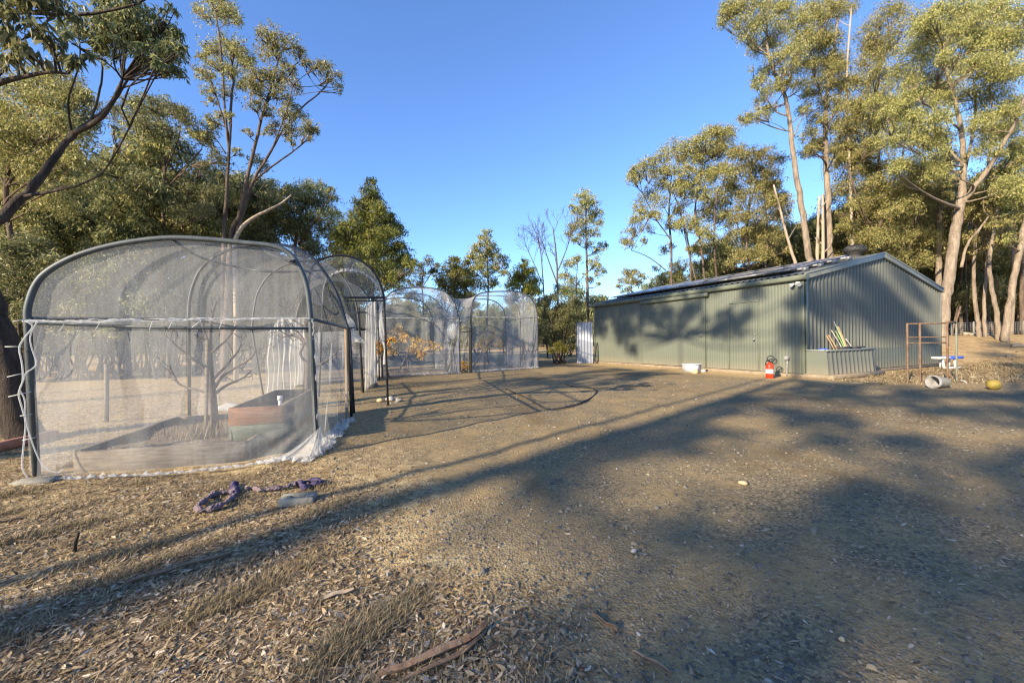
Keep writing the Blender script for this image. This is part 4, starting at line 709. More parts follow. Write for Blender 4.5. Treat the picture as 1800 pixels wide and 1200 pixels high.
for s in np.arange(7.5, 14.5, 0.8):
    for v in (-8.6, -7.8, -7.0, -6.3):
        if rsd.uniform() < 0.62: cl3.append((s+rsd.uniform(-.4, .4), v+rsd.uniform(-.3, .3), 0.0, rsd.uniform(.3, .55), .6))
for v in np.arange(-12.2, -8.2, 0.55):
    for z in np.arange(0.2, 3.1, 0.55):
        if rsd.uniform() < 0.68: cl3.append((16.5-v*0.32, v+rsd.uniform(-.2, .2), z+rsd.uniform(-.2, .2), rsd.uniform(.3, .5), 0.8))
for s in np.arange(-3.0, 1.2, 0.6):
    for v in (-2.62,): cl1.append((s+rsd.uniform(-.3, .3), v+rsd.uniform(-.15, .15), 0.0, rsd.uniform(.2, .34), .5))
for s in np.arange(17, 30, 1.5):
    for v in np.arange(2.5, 9, 1.2):
        if rsd.uniform() < 0.6: cl2.append((s+rsd.uniform(-.6, .6), v+rsd.uniform(-.5, .5), 0.3+max(0, s-20)*0.12, rsd.uniform(0.5, 0.9), 0.6))
for s, v, z, R0 in ((16, -3.2, 2.6, .5), (16, -4.6, 1.0, .55), (17, -5.4, 2.2, .5), (17, -6.0, 1.5, .5), (18, -6.6, 2.4, .45), (18, -7.3, 1.0, .6), (18, -7.6, 2.2, .7), (19, -8.3, .8, .6), (19, -8.6, 1.8, .75), (17, -5.0, 0.6, .35), (16.5, -3.9, 1.8, .4), (20, -9.4, 1.2, .9), (20, -9.8, 2.4, .8), (20, -10.6, 1.8, .9), (15, -2.7, .9, .5), (14.8, -2.6, 1.9, .35), (19, -9.6, 0.4, .7), (17.6, -6.5, .7, .35), (20.5, -11.2, 1.0, .8)):
    cl3.append((s, v, z, R0*1.1, 1.1)); cl3.append((s+.3, v+rsd.normal(0, .5), z+rsd.normal(0, .4), R0*.6, 1.0))
for s, v, z, R0 in ((17, -1.9, 3.1, .5), (18, -1.4, 2.6, .6), (19, -.9, 2.2, .6), (20, -.5, 1.7, .6), (18, -1.6, 1.5, .5), (19.5, -1.0, 1.2, .6), (17, -2.2, .9, .35), (20, -.4, 3.0, .5), (21.5, 0, 1.0, .5)):
    cl1.append((s, v, z, R0*1.15, 1.0))
shade_tree('gum tree out of frame whose trunk shadow crosses the litter and gravel', -24.0, -2.68, 0.23, 17.5, cl1, 71)
shade_tree('gum tree out of frame behind the viewer dappling the driveway', -22.0, 1.2, 0.26, 14.0, cl2, 72)
shade_tree('gum tree out of frame dappling the long shed wall', -16.0, -6.6, 0.06, 16.0, cl3, 73)
shade_tree('slim gum out of frame whose thin shadow lies beside the broad one', -13.0, -3.2, 0.07, 12.0, [], 74)

# ------------------------------------------------------------------ shed
C0 = np.array((8.46, 11.5)); eu = np.array((-0.4356, 0.9001)); eg = np.array((0.9001, 0.4356)); eo = -eg; go = -eu
LW, WG, EH, AH = 9.78, 9.05, 3.0, 3.97
def sp(u, w, z, o=0.0):
    """u along the long front, w along the gable, o out of the long wall"""
    p = C0+eu*u+eg*(w-o); return np.array((p[0], p[1], z))
def V3(e): return np.array((e[0], e[1], 0.0))
shed = thing('shed', 'long pale green steel shed with solar panels on its roof', 'shed', (*(C0+eu*LW/2+eg*WG/2), 0))
def ribbed(path_fn, length, pitch, depth, z0, ztop, wr=(0.25, 0.12), axis_out=None, phase=0.0):
    """sheet with vertical ribs; path_fn(a, out, z)"""
    prof = [(0.0, 0.0)]; k = phase
    while k+pitch*wr[0] < length:
        a = k; w = pitch*wr[0]; e = pitch*wr[1]
        for p in ((a, 0.0), (a+(w-e)/2, depth), (a+(w+e)/2, depth), (a+w, 0.0)):
            if p[0] > prof[-1][0]+1e-4: prof.append(p)
        k += pitch
    if prof[-1][0] < length-1e-4: prof.append((length, 0.0))
    G = np.array([[path_fn(a, d, z0) for a, d in prof], [path_fn(a, d, ztop(a)) for a, d in prof]]); return G
g = Geo(); g.grid(ribbed(lambda a, d, z: sp(a, 0, z, d), LW, 0.095, 0.0045, 0.12, lambda a: EH-0.02, (0.5, 0.25), phase=0.02))
g.build('front_wall', M['clad'], shed)
def rz_(w): return EH-0.03+(AH-EH)*(1-abs(w-WG/2)/(WG/2))
g = Geo(); g.grid(ribbed(lambda a, d, z: np.array((*(C0+eg*a+go*d), z)), WG, 0.2, 0.042, 0.12, rz_, (0.26, 0.17), phase=0.07)[:, ::-1])
g.build('gable_wall', M['clad2'], shed)
g = Geo(); g.add([sp(LW, 0, .12), sp(LW, WG, .12), sp(LW, WG, EH-.03), sp(LW, WG/2, AH-.03), sp(LW, 0, EH-.03)], [[0, 1, 2, 4]], [[4, 2, 3]])
g.add([sp(0, WG, .12), sp(LW, WG, .12), sp(LW, WG, EH-.03), sp(0, WG, EH-.03)], [[0, 1, 2, 3]]); g.build('rear_wall', M['clad2'], shed)
g = Geo(); g.box((*(C0+eu*LW/2+eg*WG/2), 0.05), (LW+0.05, WG+0.1, 0.11), V3(eu)); g.build('slab', M['slab'], shed)
# corner flashings
for c_, sz_, ax_ in ((sp(0.05, 0.0, (EH+.12)/2, 0.012), (0.1, 0.02, EH-.12), eu), ((*(C0+eg*0.045+go*0.038), (EH+.12)/2), (0.09, 0.012, EH-.14), eg), ((*(C0+eg*(WG-0.045)+go*0.038), (EH+.12)/2), (0.09, 0.012, EH-.16), eg), (sp(LW-.05, 0, (EH+.12)/2, .012), (.1, .02, EH-.12), eu)):
    g = Geo(); g.box(c_, sz_, V3(ax_)); g.build('corner_flashing', M['trim'], shed)
# roof with ridges across the slope, gutter and barge
slope = math.atan2(AH-EH, WG/2); sd_f = np.array((*(eg*math.cos(slope)), math.sin(slope))); sd_b = np.array((*(-eg*math.cos(slope)), math.sin(slope)))
SLW = (WG/2)/math.cos(slope)
def roofpt(u, t, off, side=0):
    b = sp(u, 0 if side == 0 else WG, EH); d = sd_f if side == 0 else sd_b
    n = np.cross(d, V3(eu)) ; n = n if n[2] > 0 else -n
    return b+d*t+n*off
for side in (0, 1):
    prof = []; a = -0.1
    while a < LW+0.1: prof += [(a, 0.0), (a+0.05, 0.03), (a+0.07, 0.03), (a+0.12, 0.0)]; a += 0.2
    G = np.array([[roofpt(a, -0.1, d+0.02, side) for a, d in prof], [roofpt(a, SLW, d+0.02, side) for a, d in prof]]); g = Geo(); g.grid(G); g.build('roof', M['roof'], shed)
for side in (0, 1):
    g = Geo(); c = (roofpt(-0.06, -0.1, -0.05, side)+roofpt(-0.06, SLW, -0.05, side))/2; d = sd_f if side == 0 else sd_b
    nz = np.cross(d, V3(eu)); nz = nz if nz[2] > 0 else -nz
    g.box(c, (SLW+0.08, 0.05, 0.18), d, None, nz); g.box(c+V3(eu)*0.0-V3(eu)*0.033+nz*0.075, (SLW+0.08, 0.02, 0.045), d, None, nz); g.box(c-V3(eu)*0.03-nz*0.07, (SLW+0.08, 0.016, 0.03), d, None, nz)
    g.build('barge_capping', M['trim_grey'], shed)
gp = [(0.0, 0.16), (0.0, 0.0), (0.11, 0.0), (0.14, 0.04), (0.14, 0.13), (0.125, 0.15), (0.11, 0.14)]
g = Geo(); g.grid(np.array([[sp(-0.12, 0, EH-0.17+z, 0.012+o) for o, z in gp], [sp(LW+.1, 0, EH-0.17+z, 0.012+o) for o, z in gp]])); 
for u in (-0.12, LW+.1): g.add([sp(u, 0, EH-.17+z, .012+o) for o, z in gp[:4]]+[sp(u, 0, EH-.17+.16, .13)], [[0, 1, 2, 3]], [[0, 3, 4]])
g.build('gutter', M['trim'], shed)
# solar panels on tilted rails
npan = 0
for i in range(8):
    for j in range(2):
        u0 = 0.55+i*1.04; t0 = 0.35+j*1.7; f = Geo(); n_ = roofpt(0, 0, 1)-roofpt(0, 0, 0)
        c = roofpt(u0+.5, t0+.83, 0.17); f.box(c, (1.0, 1.65, 0.035), V3(eu), None, n_); po = f.build('solar_panel', M['alu'], shed)
        f = Geo(); f.box(c+n_*0.018, (0.94, 1.59, 0.008), V3(eu), None, n_); f.build('glass', M['solar'], po) if False else None
        po.data.materials.clear(); po.data.materials.append(M['solar'])
        fr = Geo()
        for du, dt, su, st_ in ((0, .815, 1.0, .03), (0, -.815, 1.0, .03), (.49, 0, .03, 1.6), (-.49, 0, .03, 1.6)):
            fr.box(c+V3(eu)*du+sd_f*dt+n_*0.003, (su, st_, 0.045), V3(eu), None, n_)
        fo = fr.build('frame', M['alu'], shed); fo.parent = po
for t0 in (0.75, 1.6, 2.45, 3.3):
    g = Geo(); n_ = roofpt(0, 0, 1)-roofpt(0, 0, 0); g.box(roofpt(4.6, t0, 0.12), (8.5, 0.05, 0.06), V3(eu), None, n_); g.box(roofpt(0.34, t0, 0.11), (0.1, 0.2, 0.09), V3(eu), None, n_); g.build('mounting_rail', M['alu'], shed)
# roof vent
vc = sp(0.75, WG/2, AH); pr = [(0.16, -0.05), (0.16, 0.1), (0.17, 0.12), (0.27, 0.2), (0.31, 0.28), (0.28, 0.37), (0.18, 0.43), (0.05, 0.455), (0.0, 0.457)]
g = Geo(); g.lathe(pr, vc, 28); vent = g.build('roof_vent', M['black'], shed, smooth=True)
g = Geo()
for k in range(20):
    a = k*2*math.pi/20; P = np.array([vc+np.array((math.cos(a+0.25*i)*rr*1.02, math.sin(a+0.25*i)*rr*1.02, z)) for i, (rr, z) in enumerate(((.27, .2), (.315, .28), (.285, .37), (.18, .435), (.05, .46)))]); g.tube(P, 0.014, 4)
vo = g.build('vane', M['pole'], shed); vo.parent = vent
# sliding door, track cover, hinged door
g = Geo(); g.grid(ribbed(lambda a, d, z: sp(3.27+a, 0, z, 0.05+d), 3.13, 0.095, 0.0045, 0.13, lambda a: EH-0.24, (0.5, 0.25), phase=0.02)); 
g.box(sp(3.27, 0, 1.44, 0.03), (0.03, 0.07, 2.62), V3(eu)); g.box(sp(6.41, 0, 1.44, 0.03), (0.04, 0.07, 2.62), V3(eu)); sd = g.build('sliding_door', M['clad'], shed)
g = Geo(); g.box(sp(3.42, 0, 1.3, 0.072), (0.05, 0.04, 0.14), V3(eu)); g.tube([sp(3.42, 0, 1.36, .085), sp(3.42, 0, 1.36, .12), sp(3.42, 0, 1.25, .12), sp(3.42, 0, 1.25, .085)], 0.01); h = g.build('handle', M['alu'], shed); h.parent = sd
g = Geo(); g.box(sp(4.75, 0, EH-0.25, 0.1), (3.3, 0.14, 0.13), V3(eu)); g.build('track_cover', M['trim'], shed)
g = Geo(); g.grid(ribbed(lambda a, d, z: sp(1.37+a, 0, z, 0.018+d), 0.97, 0.095, 0.0045, 0.14, lambda a: 2.33, (0.5, 0.25), phase=0.02)); dr = g.build('door', M['clad'], shed)
g = Geo(); g.box(sp(1.345, 0, 1.23, 0.012), (0.022, 0.02, 2.24), V3(eu)); g.box(sp(2.36, 0, 1.23, 0.02), (0.03, 0.03, 2.24), V3(eu)); g.box(sp(1.855, 0, 2.355, 0.016), (1.05, 0.028, 0.03), V3(eu)); g.build('door_frame', M['trim'], shed)
g = Geo(); g.lathe([(0.0, 0.0), (0.035, 0.0), (0.035, 0.012), (0.014, 0.02), (0.014, 0.05), (0.032, 0.06), (0.03, 0.085), (0.0, 0.09)], sp(1.46, 0, 1.12, 0.025), 14, V3(eo)); g.lathe([(0.0, 0.0), (0.03, 0.0), (0.03, 0.02), (0.0, 0.024)], sp(1.46, 0, 1.28, 0.025), 14, V3(eo)); h = g.build('door_knob', M['alu'], shed, True); h.parent = dr
# light under the eave at the corner, meter box and downpipe
g = Geo(); c = sp(0.16, 0, 2.74, 0.02); g.box(c, (0.11, 0.05, 0.11), V3(eu)); g.tube([c+V3(eo)*0.03, c+V3(eo)*0.09], 0.02, 8)
for sgn in (-1, 1): g.lathe([(0.0, 0), (0.03, 0.0), (0.06, 0.11), (0.055, 0.11), (0.0, 0.1)], c+V3(eo)*0.08+V3(eu)*0.06*sgn, 12, V3(eo)*0.8+V3(eu)*0.6*sgn+np.array((0, 0, -0.5)))
g.build('security_light', M['white'], shed, True)
g = Geo(); c = sp(0.47, 0, 0.56, 0.03); g.lathe([(0.0, 0.0), (0.06, 0.0), (0.075, 0.04), (0.06, 0.09), (0.0, 0.1)], c-V3(eo)*0.02, 14, V3(eo)); g.tube([c+np.array((0, 0, -0.05)), sp(0.47, 0, 0.02, 0.06)], 0.02, 8); g.build('water_tap', M['greyrock'], shed, True)
# flat skirt on the gable beyond the bin
g = Geo(); g.grid(ribbed(lambda a, d, z: np.array((*(C0+eg*(2.62+a)+go*(0.036+d)), z)), WG-2.62-0.1, 0.2, 0.006, 0.125, lambda a: 0.8, (0.3, 0.14), phase=0.05)[:, ::-1]); g.build('wall_skirt', M['clad'], shed)
# tool bin against the gable
BO, BL, BH = 0.54, 2.58, 0.79
def bp(w, o, z): p = C0+eg*w+go*o; return np.array((p[0], p[1], z))
tb = thing('tool_bin', 'open topped pale green ribbed steel bin built against the shed gable', 'bin', (*(C0+eg*1.3+go*0.3), 0))
g = Geo(); g.grid(ribbed(lambda a, d, z: bp(a, BO+d+(0.79-z)*0.08, z), BL, 0.22, 0.03, 0.13, lambda a: BH, (0.26, 0.12), phase=0.15)[:, ::-1]); g.build('front_panel', M['clad2'], tb)
g = Geo(); g.add([bp(0.0, 0.04, .13), bp(0, BO+.05, .13), bp(0, BO, BH), bp(0, 0.04, BH)], [[0, 1, 2, 3]]); g.build('side_panel', M['clad'], tb)
g = Geo(); g.add([bp(BL, 0.04, .13), bp(BL, BO+.05, .13), bp(BL, BO, BH), bp(BL, 0.04, BH)], [[3, 2, 1, 0]]); g.build('side_panel', M['clad'], tb)
g = Geo(); g.box(bp(BL/2, BO+.012, BH+.012), (BL+.06, 0.06, 0.05), V3(eg)); g.box(bp(0.0, BO/2, BH+.012), (0.05, BO-.08, 0.045), V3(eg)); g.box(bp(BL, BO/2, BH+.012), (0.05, BO-.08, 0.045), V3(eg)); g.build('rim', M['trim_grey'], tb)
g = Geo(); g.box(bp(BL/2, BO/2+.02, 0.5), (BL-.06, BO-.06, 0.04), V3(eg)); g.build('floor_board', M['black'], tb)
g = Geo(); g.box(bp(BL/2+.1, BO/2+.08, 0.065), (BL+.3, BO+.2, 0.12), V3(eg)); g.build('base_slab', M['slab'], tb)
def tool(label, cat, name, m, w0, w1, ztop, r_, o0=0.3, head=None):
    P = [bp(w0, o0, 0.53), bp((w0+w1)/2, (o0+0.08)/2+.02, (0.53+ztop)/2), bp(w1, 0.08, ztop)]; root = thing(name, label, cat, P[0]); g = Geo(); g.tube(smooth_path(P, 3), r_, 7); g.build('handle', m, root, True)
    g = Geo(); g.box(P[0]+np.array((0, 0, 0.05)), (0.16, 0.03, 0.1), V3(eg)); g.build('head', M['black'], root)
tool('short brown handled tool, leftmost upright in the bin', 'garden tool', 'garden_tool', M['stakewood'], 1.1, 0.95, 1.22, 0.018)
tool('short tan handled tool leaning beside the leftmost brown one', 'garden tool', 'garden_tool', M['stakewood'], 1.16, 1.06, 1.24, 0.02, 0.36)
tool('long pale stick, tallest upright in the bin', 'garden tool', 'garden_tool', M['quartz'], 1.72, 1.36, 1.64, 0.012)
tool('thin white stick left of the lime handles', 'garden tool', 'garden_tool', M['quartz'], 1.44, 1.22, 1.38, 0.012, 0.36)
tool('dull lime handled tool, left of the brighter lime one', 'garden tool', 'garden_tool', M['stakegreen'], 1.58, 1.44, 1.36, 0.014, 0.34)
tool('bright lime handled tool beside the salmon handle', 'garden tool', 'garden_tool', M['stakegreen'], 1.72, 1.54, 1.5, 0.015, 0.3)
tool('salmon handled tool leaning in the middle of the bin', 'garden tool', 'garden_tool', M['stakeorange'], 1.9, 1.6, 1.5, 0.015, 0.24)
tool('short white stick, rightmost upright in the bin', 'garden tool', 'garden_tool', M['quartz'], 2.2, 2.02, 1.12, 0.014, 0.3)
g = Geo(); g.lathe([(0.0, 0), (0.09, 0.0), (0.11, 0.13), (0.1, 0.13), (0.08, 0.02)], bp(0.28, 0.32, 0.72), 16); tag(g.build('small_tub', M['blue'], smooth=True), 'little blue tub in the near corner of the tool bin', 'tub')
g = Geo(); g.lathe([(0.0, 0), (0.09, 0.0), (0.1, 0.2), (0.085, 0.2), (0.08, 0.02)], bp(0.28, 0.32, 0.52), 16); tag(g.build('flower_pot', M['black'], smooth=True), 'black pot under the little blue tub in the bin', 'pot')
for w, lb in ((1.35, 'black plant tray lying across the bin rim near its middle'), (2.1, 'black plant tray at the far end of the bin rim')):
    g = Geo(); g.box(bp(w, 0.3, 0.845), (0.5, 0.26, 0.02), V3(eg)); 
    for q in (-1, 1): g.box(bp(w, 0.3+q*.125, 0.86), (0.5, 0.015, 0.05), V3(eg)); g.box(bp(w+q*.245, 0.3, 0.86), (0.012, 0.22, 0.05), V3(eg))
    g.box(bp(w, 0.3, 0.68), (0.3, 0.2, 0.31), V3(eg))
    tag(g.build('plant_tray', M['black']), lb, 'tray')

# things along the shed
ex = thing('fire_extinguisher', 'red fire extinguisher with white band and black hose by the shed door', 'extinguisher', gnd(1353, 664.5)); b = np.array(ex.location)
g = Geo(); g.lathe([(0.0, 0.0), (0.09, 0.0), (0.1, 0.015), (0.1, 0.36), (0.085, 0.41), (0.045, 0.44), (0.03, 0.47), (0.0, 0.47)], b, 28); g.build('body', M['red'], ex, True)
g = Geo(); g.lathe([(0.1015, 0.14), (0.1025, 0.15), (0.1025, 0.255), (0.1015, 0.265)], b, 28); g.build('band', M['white'], ex, True)
g = Geo(); g.lathe([(0.03, 0.46), (0.035, 0.5), (0.0, 0.51)], b, 12); g.box(b+np.array((-0.03, -0.02, 0.53)), (0.16, 0.03, 0.025), (1, 0, 0.35)); g.box(b+np.array((-0.04, -0.02, 0.49)), (0.12, 0.025, 0.02), (1, 0, -0.2)); g.build('valve', M['black'], ex)
th = np.linspace(0, 2*np.pi, 28); g = Geo(); P = np.stack([0.02+0.1*np.cos(th)+0.0*th, -0.03+0.02*np.sin(th), 0.56+0.085*np.sin(th)], -1); g.tube(b+P, 0.013, 6)
P = np.stack([0.14+0.075*np.cos(th), 0.0*th, 0.49+0.07*np.sin(th)], -1); g.tube(b+P, 0.013, 6); g.tube(b+np.array([(0.0, -0.02, 0.5), (-0.09, -0.03, 0.53), (-0.13, -0.02, 0.44), (-0.12, -0.02, 0.38)]), 0.013, 6); g.build('hose', M['hose'], ex, True)
tub = thing('storage_tub', 'white plastic tub with wavy rim by the sliding door', 'tub', gnd(1216, 653.5)); b = np.array(tub.location)
def open_box(g, b, sx, sy, h, ax, fl=0.9, th=0.012):
    ax = V3(ax); ay = np.array((-ax[1], ax[0], 0)); zz = np.array((0, 0, 1.0)); o = []
    for k, (s, z) in enumerate(((fl, 0), (1, h), (1-2*th/sx, h), (fl-2*th/sx, th))):
        o.append([b+ax*sx/2*a*s+ay*sy/2*e*s+zz*z for a, e in ((-1, -1), (1, -1), (1, 1), (-1, 1))])
    V = np.array(o).reshape(-1, 3); Q = []
    for k in range(3):
        for j in range(4): Q.append((k*4+j, k*4+(j+1) % 4, k*4+4+(j+1) % 4, k*4+4+j))
    Q += [(3, 2, 1, 0), (12, 13, 14, 15)]; g.add(V, Q)
g = Geo(); open_box(g, b, 0.52, 0.34, 0.27, eu, 0.96); g.build('body', M['whiteplastic'], tub)
g = Geo()
for q in (-1, 1): g.box(b+V3(eg)*0.175*q+np.array((0, 0, .27)), (0.54, 0.022, 0.03), V3(eu)); g.box(b+V3(eu)*0.26*q+np.array((0, 0, .268)), (0.022, 0.32, 0.026), V3(eu))
g.build('rim', M['whiteplastic'], tub)
r = np.random.RandomState(3)
def rock(px, py, rad, m, label, sq=(1.2, 1, 0.75)):
    b = gnd(px, py); g = Geo(); g.blob(b+np.array((0, 0, rad*sq[2]*0.7)), rad, r, 12, 0.3, sq); tag(g.build('rock', M[m], smooth=True), label, 'rock')
rock(1221, 656, 0.1, 'rock', 'rounded tan rock in front of the white tub'); rock(1236, 654, 0.075, 'quartz', 'pale broken rock right of the white tub')
rock(1307, 852, 0.026, 'rock', 'squarish tan stone alone on the shaded driveway'); rock(1115, 970, 0.014, 'quartz', 'small pale stone on the litter edge at middle')
rock(1480, 1125, 0.009, 'rock', 'tiny cream pebble in the gravel at lower right'); rock(1652, 680, 0.05, 'quartz', 'white stone touching the fallen bucket')
# leaning zinc sheet at the shed end
zs = thing('zinc_sheet', 'upright ribbed zinc panel standing beside the far shed end', 'metal panel', gnd(1028, 638)); b = np.array(zs.location)
prof = [(a, 0.03*math.sin(a*2*math.pi/0.155)) for a in np.linspace(-0.42, 0.42, 66)]; zx = np.array((0.96, -0.28, 0)); zy = np.array((0.28, 0.96, 0))
g = Geo(); g.grid(np.array([[b+zx*a+zy*(d+z*0.02)+np.array((0, 0, z)) for a, d in prof] for z in (0.0, 2.1)])); g.build('panel', M['zinc'], zs, True)
g = Geo(); g.box(b+zx*-0.43+np.array((0, 0, 1.05)), (0.04, 0.05, 2.1), zx); g.box(b+zy*0.06+np.array((0, 0, 2.1)), (0.9, 0.05, 0.04), zx); g.build('frame', M['greyrock'], zs)
# rusty frame
fr = thing('steel_frame', 'rusty square tube frame standing open beside the shed gable', 'frame', gnd(1640, 673)); 
pa, pb, pc, pd = gnd(1596, 672), gnd(1618, 673), gnd(1666, 674), gnd(1682, 670); HF = 1.5
def post(p, h, m, nm='post', w=0.036, lean=(0, 0)): 
    g = Geo(); g.box(p+np.array((lean[0]/2, lean[1]/2, h/2-.01)), (w, w, h+.02), (0.9, 0.43, 0), None, (lean[0], lean[1], h)); return g.build(nm, M[m], fr)
post(pa, HF, 'rust'); post(pb, HF, 'rust'); post(pc, HF+.02, 'rust'); post(pd, HF+0.04, 'old_green'); 
up = np.array((0, 0, 1.0))
for z, a_, b_, rr in ((HF-.02, pa, pb, .02), (HF-.02, pb, pc, .02), (HF+.01, pc, pd, .022), (HF-.36, pa, pb, .014), (HF-.36, pb, pc, .014), (HF-.5, pa, pb, .014), (HF-.5, pb, pc, .014)):
    g = Geo(); g.tube([a_+up*z+(b_-a_)*0.02, b_+up*z-(b_-a_)*0.02], rr, 4); g.build('rail', M['rust'], fr)
g = Geo(); g.tube([pd+up*(HF+.02), pd+up*(HF+.2)+np.array((0.05, 0, 0)), pd+up*(HF+.42)+np.array((0.14, 0.02, 0))], 0.022, 5); g.build('bent_bar', M['rust'], fr)
# bench
bn = thing('low_bench', 'low blue and white bench on the straw behind the rusty frame', 'bench', gnd(1665, 648)); b = np.array(bn.location); bx = np.array((0.97, 0.25, 0)); by = np.array((-0.25, 0.97, 0))
g = Geo(); g.box(b+bx*-0.32+up*0.4, (0.52, 0.26, 0.07), bx); g.build('white_top', M['white'], bn)
g = Geo(); g.box(b+bx*0.27+up*0.4, (0.66, 0.28, 0.09), bx); g.build('blue_top', M['blue'], bn)
g = Geo(); g.box(b+bx*0.1-by*0.12+up*0.04, (0.75, 0.07, 0.07), bx); g.build('foot_rail', M['white'], bn)
g = Geo(); g.box(b+bx*0.42+by*0.1+up*0.045, (0.5, 0.08, 0.07), bx); g.build('foot_rail', M['navy'], bn)
for q, s_ in ((-0.3, -1), (-0.24, 1), (0.28, -1), (0.22, 1)):
    g = Geo(); g.tube([b+bx*(q+.1*s_)+by*0.12*s_+up*0.0, b+bx*q+by*0.05*s_+up*0.37], 0.032, 6); g.build('leg', M['white'], bn)
# bucket on its side
bk = thing('bucket', 'pale bucket lying on its side, dark inside, before the rusty frame', 'bucket', gnd(1650, 682)); b = np.array(bk.location); axb = np.array((-0.985, -0.16, 0.05))
g = Geo(); g.lathe([(0.0, -0.2), (0.1, -0.2), (0.115, -0.17), (0.135, 0.13), (0.138, 0.15)], b+up*0.135, 22, axb); g.build('body', M['concrete'], bk, True)
g = Geo(); g.lathe([(0.143, 0.09), (0.148, 0.11), (0.148, 0.17), (0.13, 0.172), (0.115, 0.0), (0.09, -0.15), (0.0, -0.16)], b+up*0.135, 22, axb); g.build('rim', M['greyrock'], bk, True)
g = Geo(); c = gnd(1747, 685); g.blob(c+up*0.112, 0.115, np.random.RandomState(9), 28, 0.03, (1.05, 1.0, 0.98)); bl = g.build('ball', M['yellowball'], smooth=True); tag(bl, 'worn yellow ball alone on the ground right of the bucket', 'ball')
# wire fence at right
fy = 25.0
fx = [at(px, 590, fy)[0] for px in (1672, 1712, 1755, 1800, 1850)]
fo = thing('wire_fence', 'low wire fence with pale posts among the trunks at right', 'fence', (fx[0], fy, float(terrain(fx[0], fy))))
for x in fx:
    g = Geo(); z = float(terrain(x, fy)); g.tube([(x, fy, z-.1), (x, fy, z+0.85)], 0.035, 6); g.build('post', M['wire'], fo)
g = Geo()
for k in range(6): g.tube([(fx[0], fy-.04, float(terrain(fx[0], fy))+.08+.14*k), (fx[-1], fy-.04, float(terrain(fx[-1], fy))+.08+.14*k)], 0.009, 4)
for k in range(60):
    x = fx[0]+(fx[-1]-fx[0])*k/59; z = float(terrain(x, fy)); g.tube([(x, fy-.045, z+.06), (x, fy-.045, z+.8)], 0.006, 3)
g.build('mesh', M['wire'], fo)
for i, (x0, y0, x1, y1, Y, rr, lb) in enumerate(((1695, 588, 1722, 584, 23.5, .1, 'fallen pale branch left of the twin stem gum'), (1705, 594, 1745, 590, 22.5, .07, 'thin fallen branch lying below the crooked twin trunks'), (1780, 598, 1812, 600, 19.0, .09, 'fallen log cut by the right edge near the stout gum'))):
    a = at(x0, y0, Y); b = at(x1, y1, Y); 
    for p in (a, b): p[2] = float(terrain(p[0], p[1]))+rr*0.8
    P = curve_pts(a, b, rs, 0.05, 5); P[:, 2] = terrain(P[:, 0], P[:, 1])+rr*.8; g = Geo(); g.tube(P, np.linspace(rr, rr*.6, 5), 7); tag(g.build('fallen_branch', M['dead'], smooth=True), lb, 'branch')

# ------------------------------------------------------------------ net cages
def arc(pts, A, B): return smooth_path([onplane(x, y, A, B) for x, y in pts], 4)
def resample(P, n):
    d = np.concatenate([[0], np.cumsum(np.linalg.norm(np.diff(P, axis=0), axis=1))]); t = np.linspace(0, d[-1], n)
    return np.stack([np.interp(t, d, P[:, k]) for k in range(3)], -1)
def wrinkle(G, n, amp, seed, edge=True):
    r = np.random.RandomState(seed); a, b = G.shape[:2]; u = np.linspace(0, 1, b)[None, :]; v = np.linspace(0, 1, a)[:, None]; W = np.zeros((a, b))
    for k in range(9): W += np.sin(r.uniform(4, 40)*u+r.uniform(-9, 9)*v+r.uniform(0, 6))*r.uniform(0.3, 1)
    W *= amp/3.0
    if edge: W *= np.minimum(1, np.sin(np.pi*u)*4)*np.minimum(1, np.sin(np.pi*v)*3)
    return G+W[..., None]*np.array(n)
def loft(P, Q, n=10, sag=0.0, seed=0, amp=0.02):
    t = np.linspace(0, 1, n)[:, None, None]; G = P[None]*(1-t)+Q[None]*t; G = G-np.array((0, 0, 1))*(np.sin(np.pi*t)*sag)
    return wrinkle(G, (0.3, 0.3, 0.9), amp, seed)
def panel(a0, a1, b0, b1, n, amp, seed, nx=50, nz=22):
    u = np.linspace(0, 1, nx)[None, :, None]; v = np.linspace(0, 1, nz)[:, None, None]
    G = (np.array(a0)*(1-u)+np.array(a1)*u)*(1-v)+(np.array(b0)*(1-u)+np.array(b1)*u)*v
    return wrinkle(G, n, amp, seed)
up = np.array((0, 0, 1.0))
A = gnd(65, 840); B = gnd(558, 800); Cc = gnd(618, 733); D = gnd(333, 740)
cage = thing('net_cage', 'nearest hooped cage of white bird netting over garden beds', 'net cage', (A+Cc)/2)
h1 = arc([(48, 560), (49, 540), (60, 506), (80, 480), (120, 456), (170, 438), (230, 425), (300, 418), (370, 421), (430, 427), (478, 432), (508, 445), (528, 473), (540, 508), (546, 560)], A, B)
h2 = arc([(332, 560), (333, 530), (340, 500), (354, 472), (380, 450), (415, 436), (460, 430), (505, 432), (545, 450), (575, 485), (597, 530), (611, 577)], D, Cc)
E = np.array((-5.6, 8.95, 0)); F = np.array((-3.5, 9.35, 0))
h3 = arc([(443, 580), (447, 540), (455, 510), (475, 482), (505, 465), (540, 458), (575, 465), (605, 490), (625, 530), (631, 575)], E, F)
E2 = np.array((-6.4, 11.8, 0)); F2 = np.array((-4.2, 12.3, 0)); h4 = arc([(519, 585), (522, 550), (535, 520), (560, 500), (595, 495), (630, 505), (655, 540), (660, 580)], E2, F2)
def hoop(parent, P, l, rr, rad, m='pole'):
    g = Geo(); g.tube(np.vstack([np.array((l[0], l[1], -0.03)), P, np.array((rr[0], rr[1], -0.03))]), rad, 8); return g.build('hoop', M[m], parent, True)
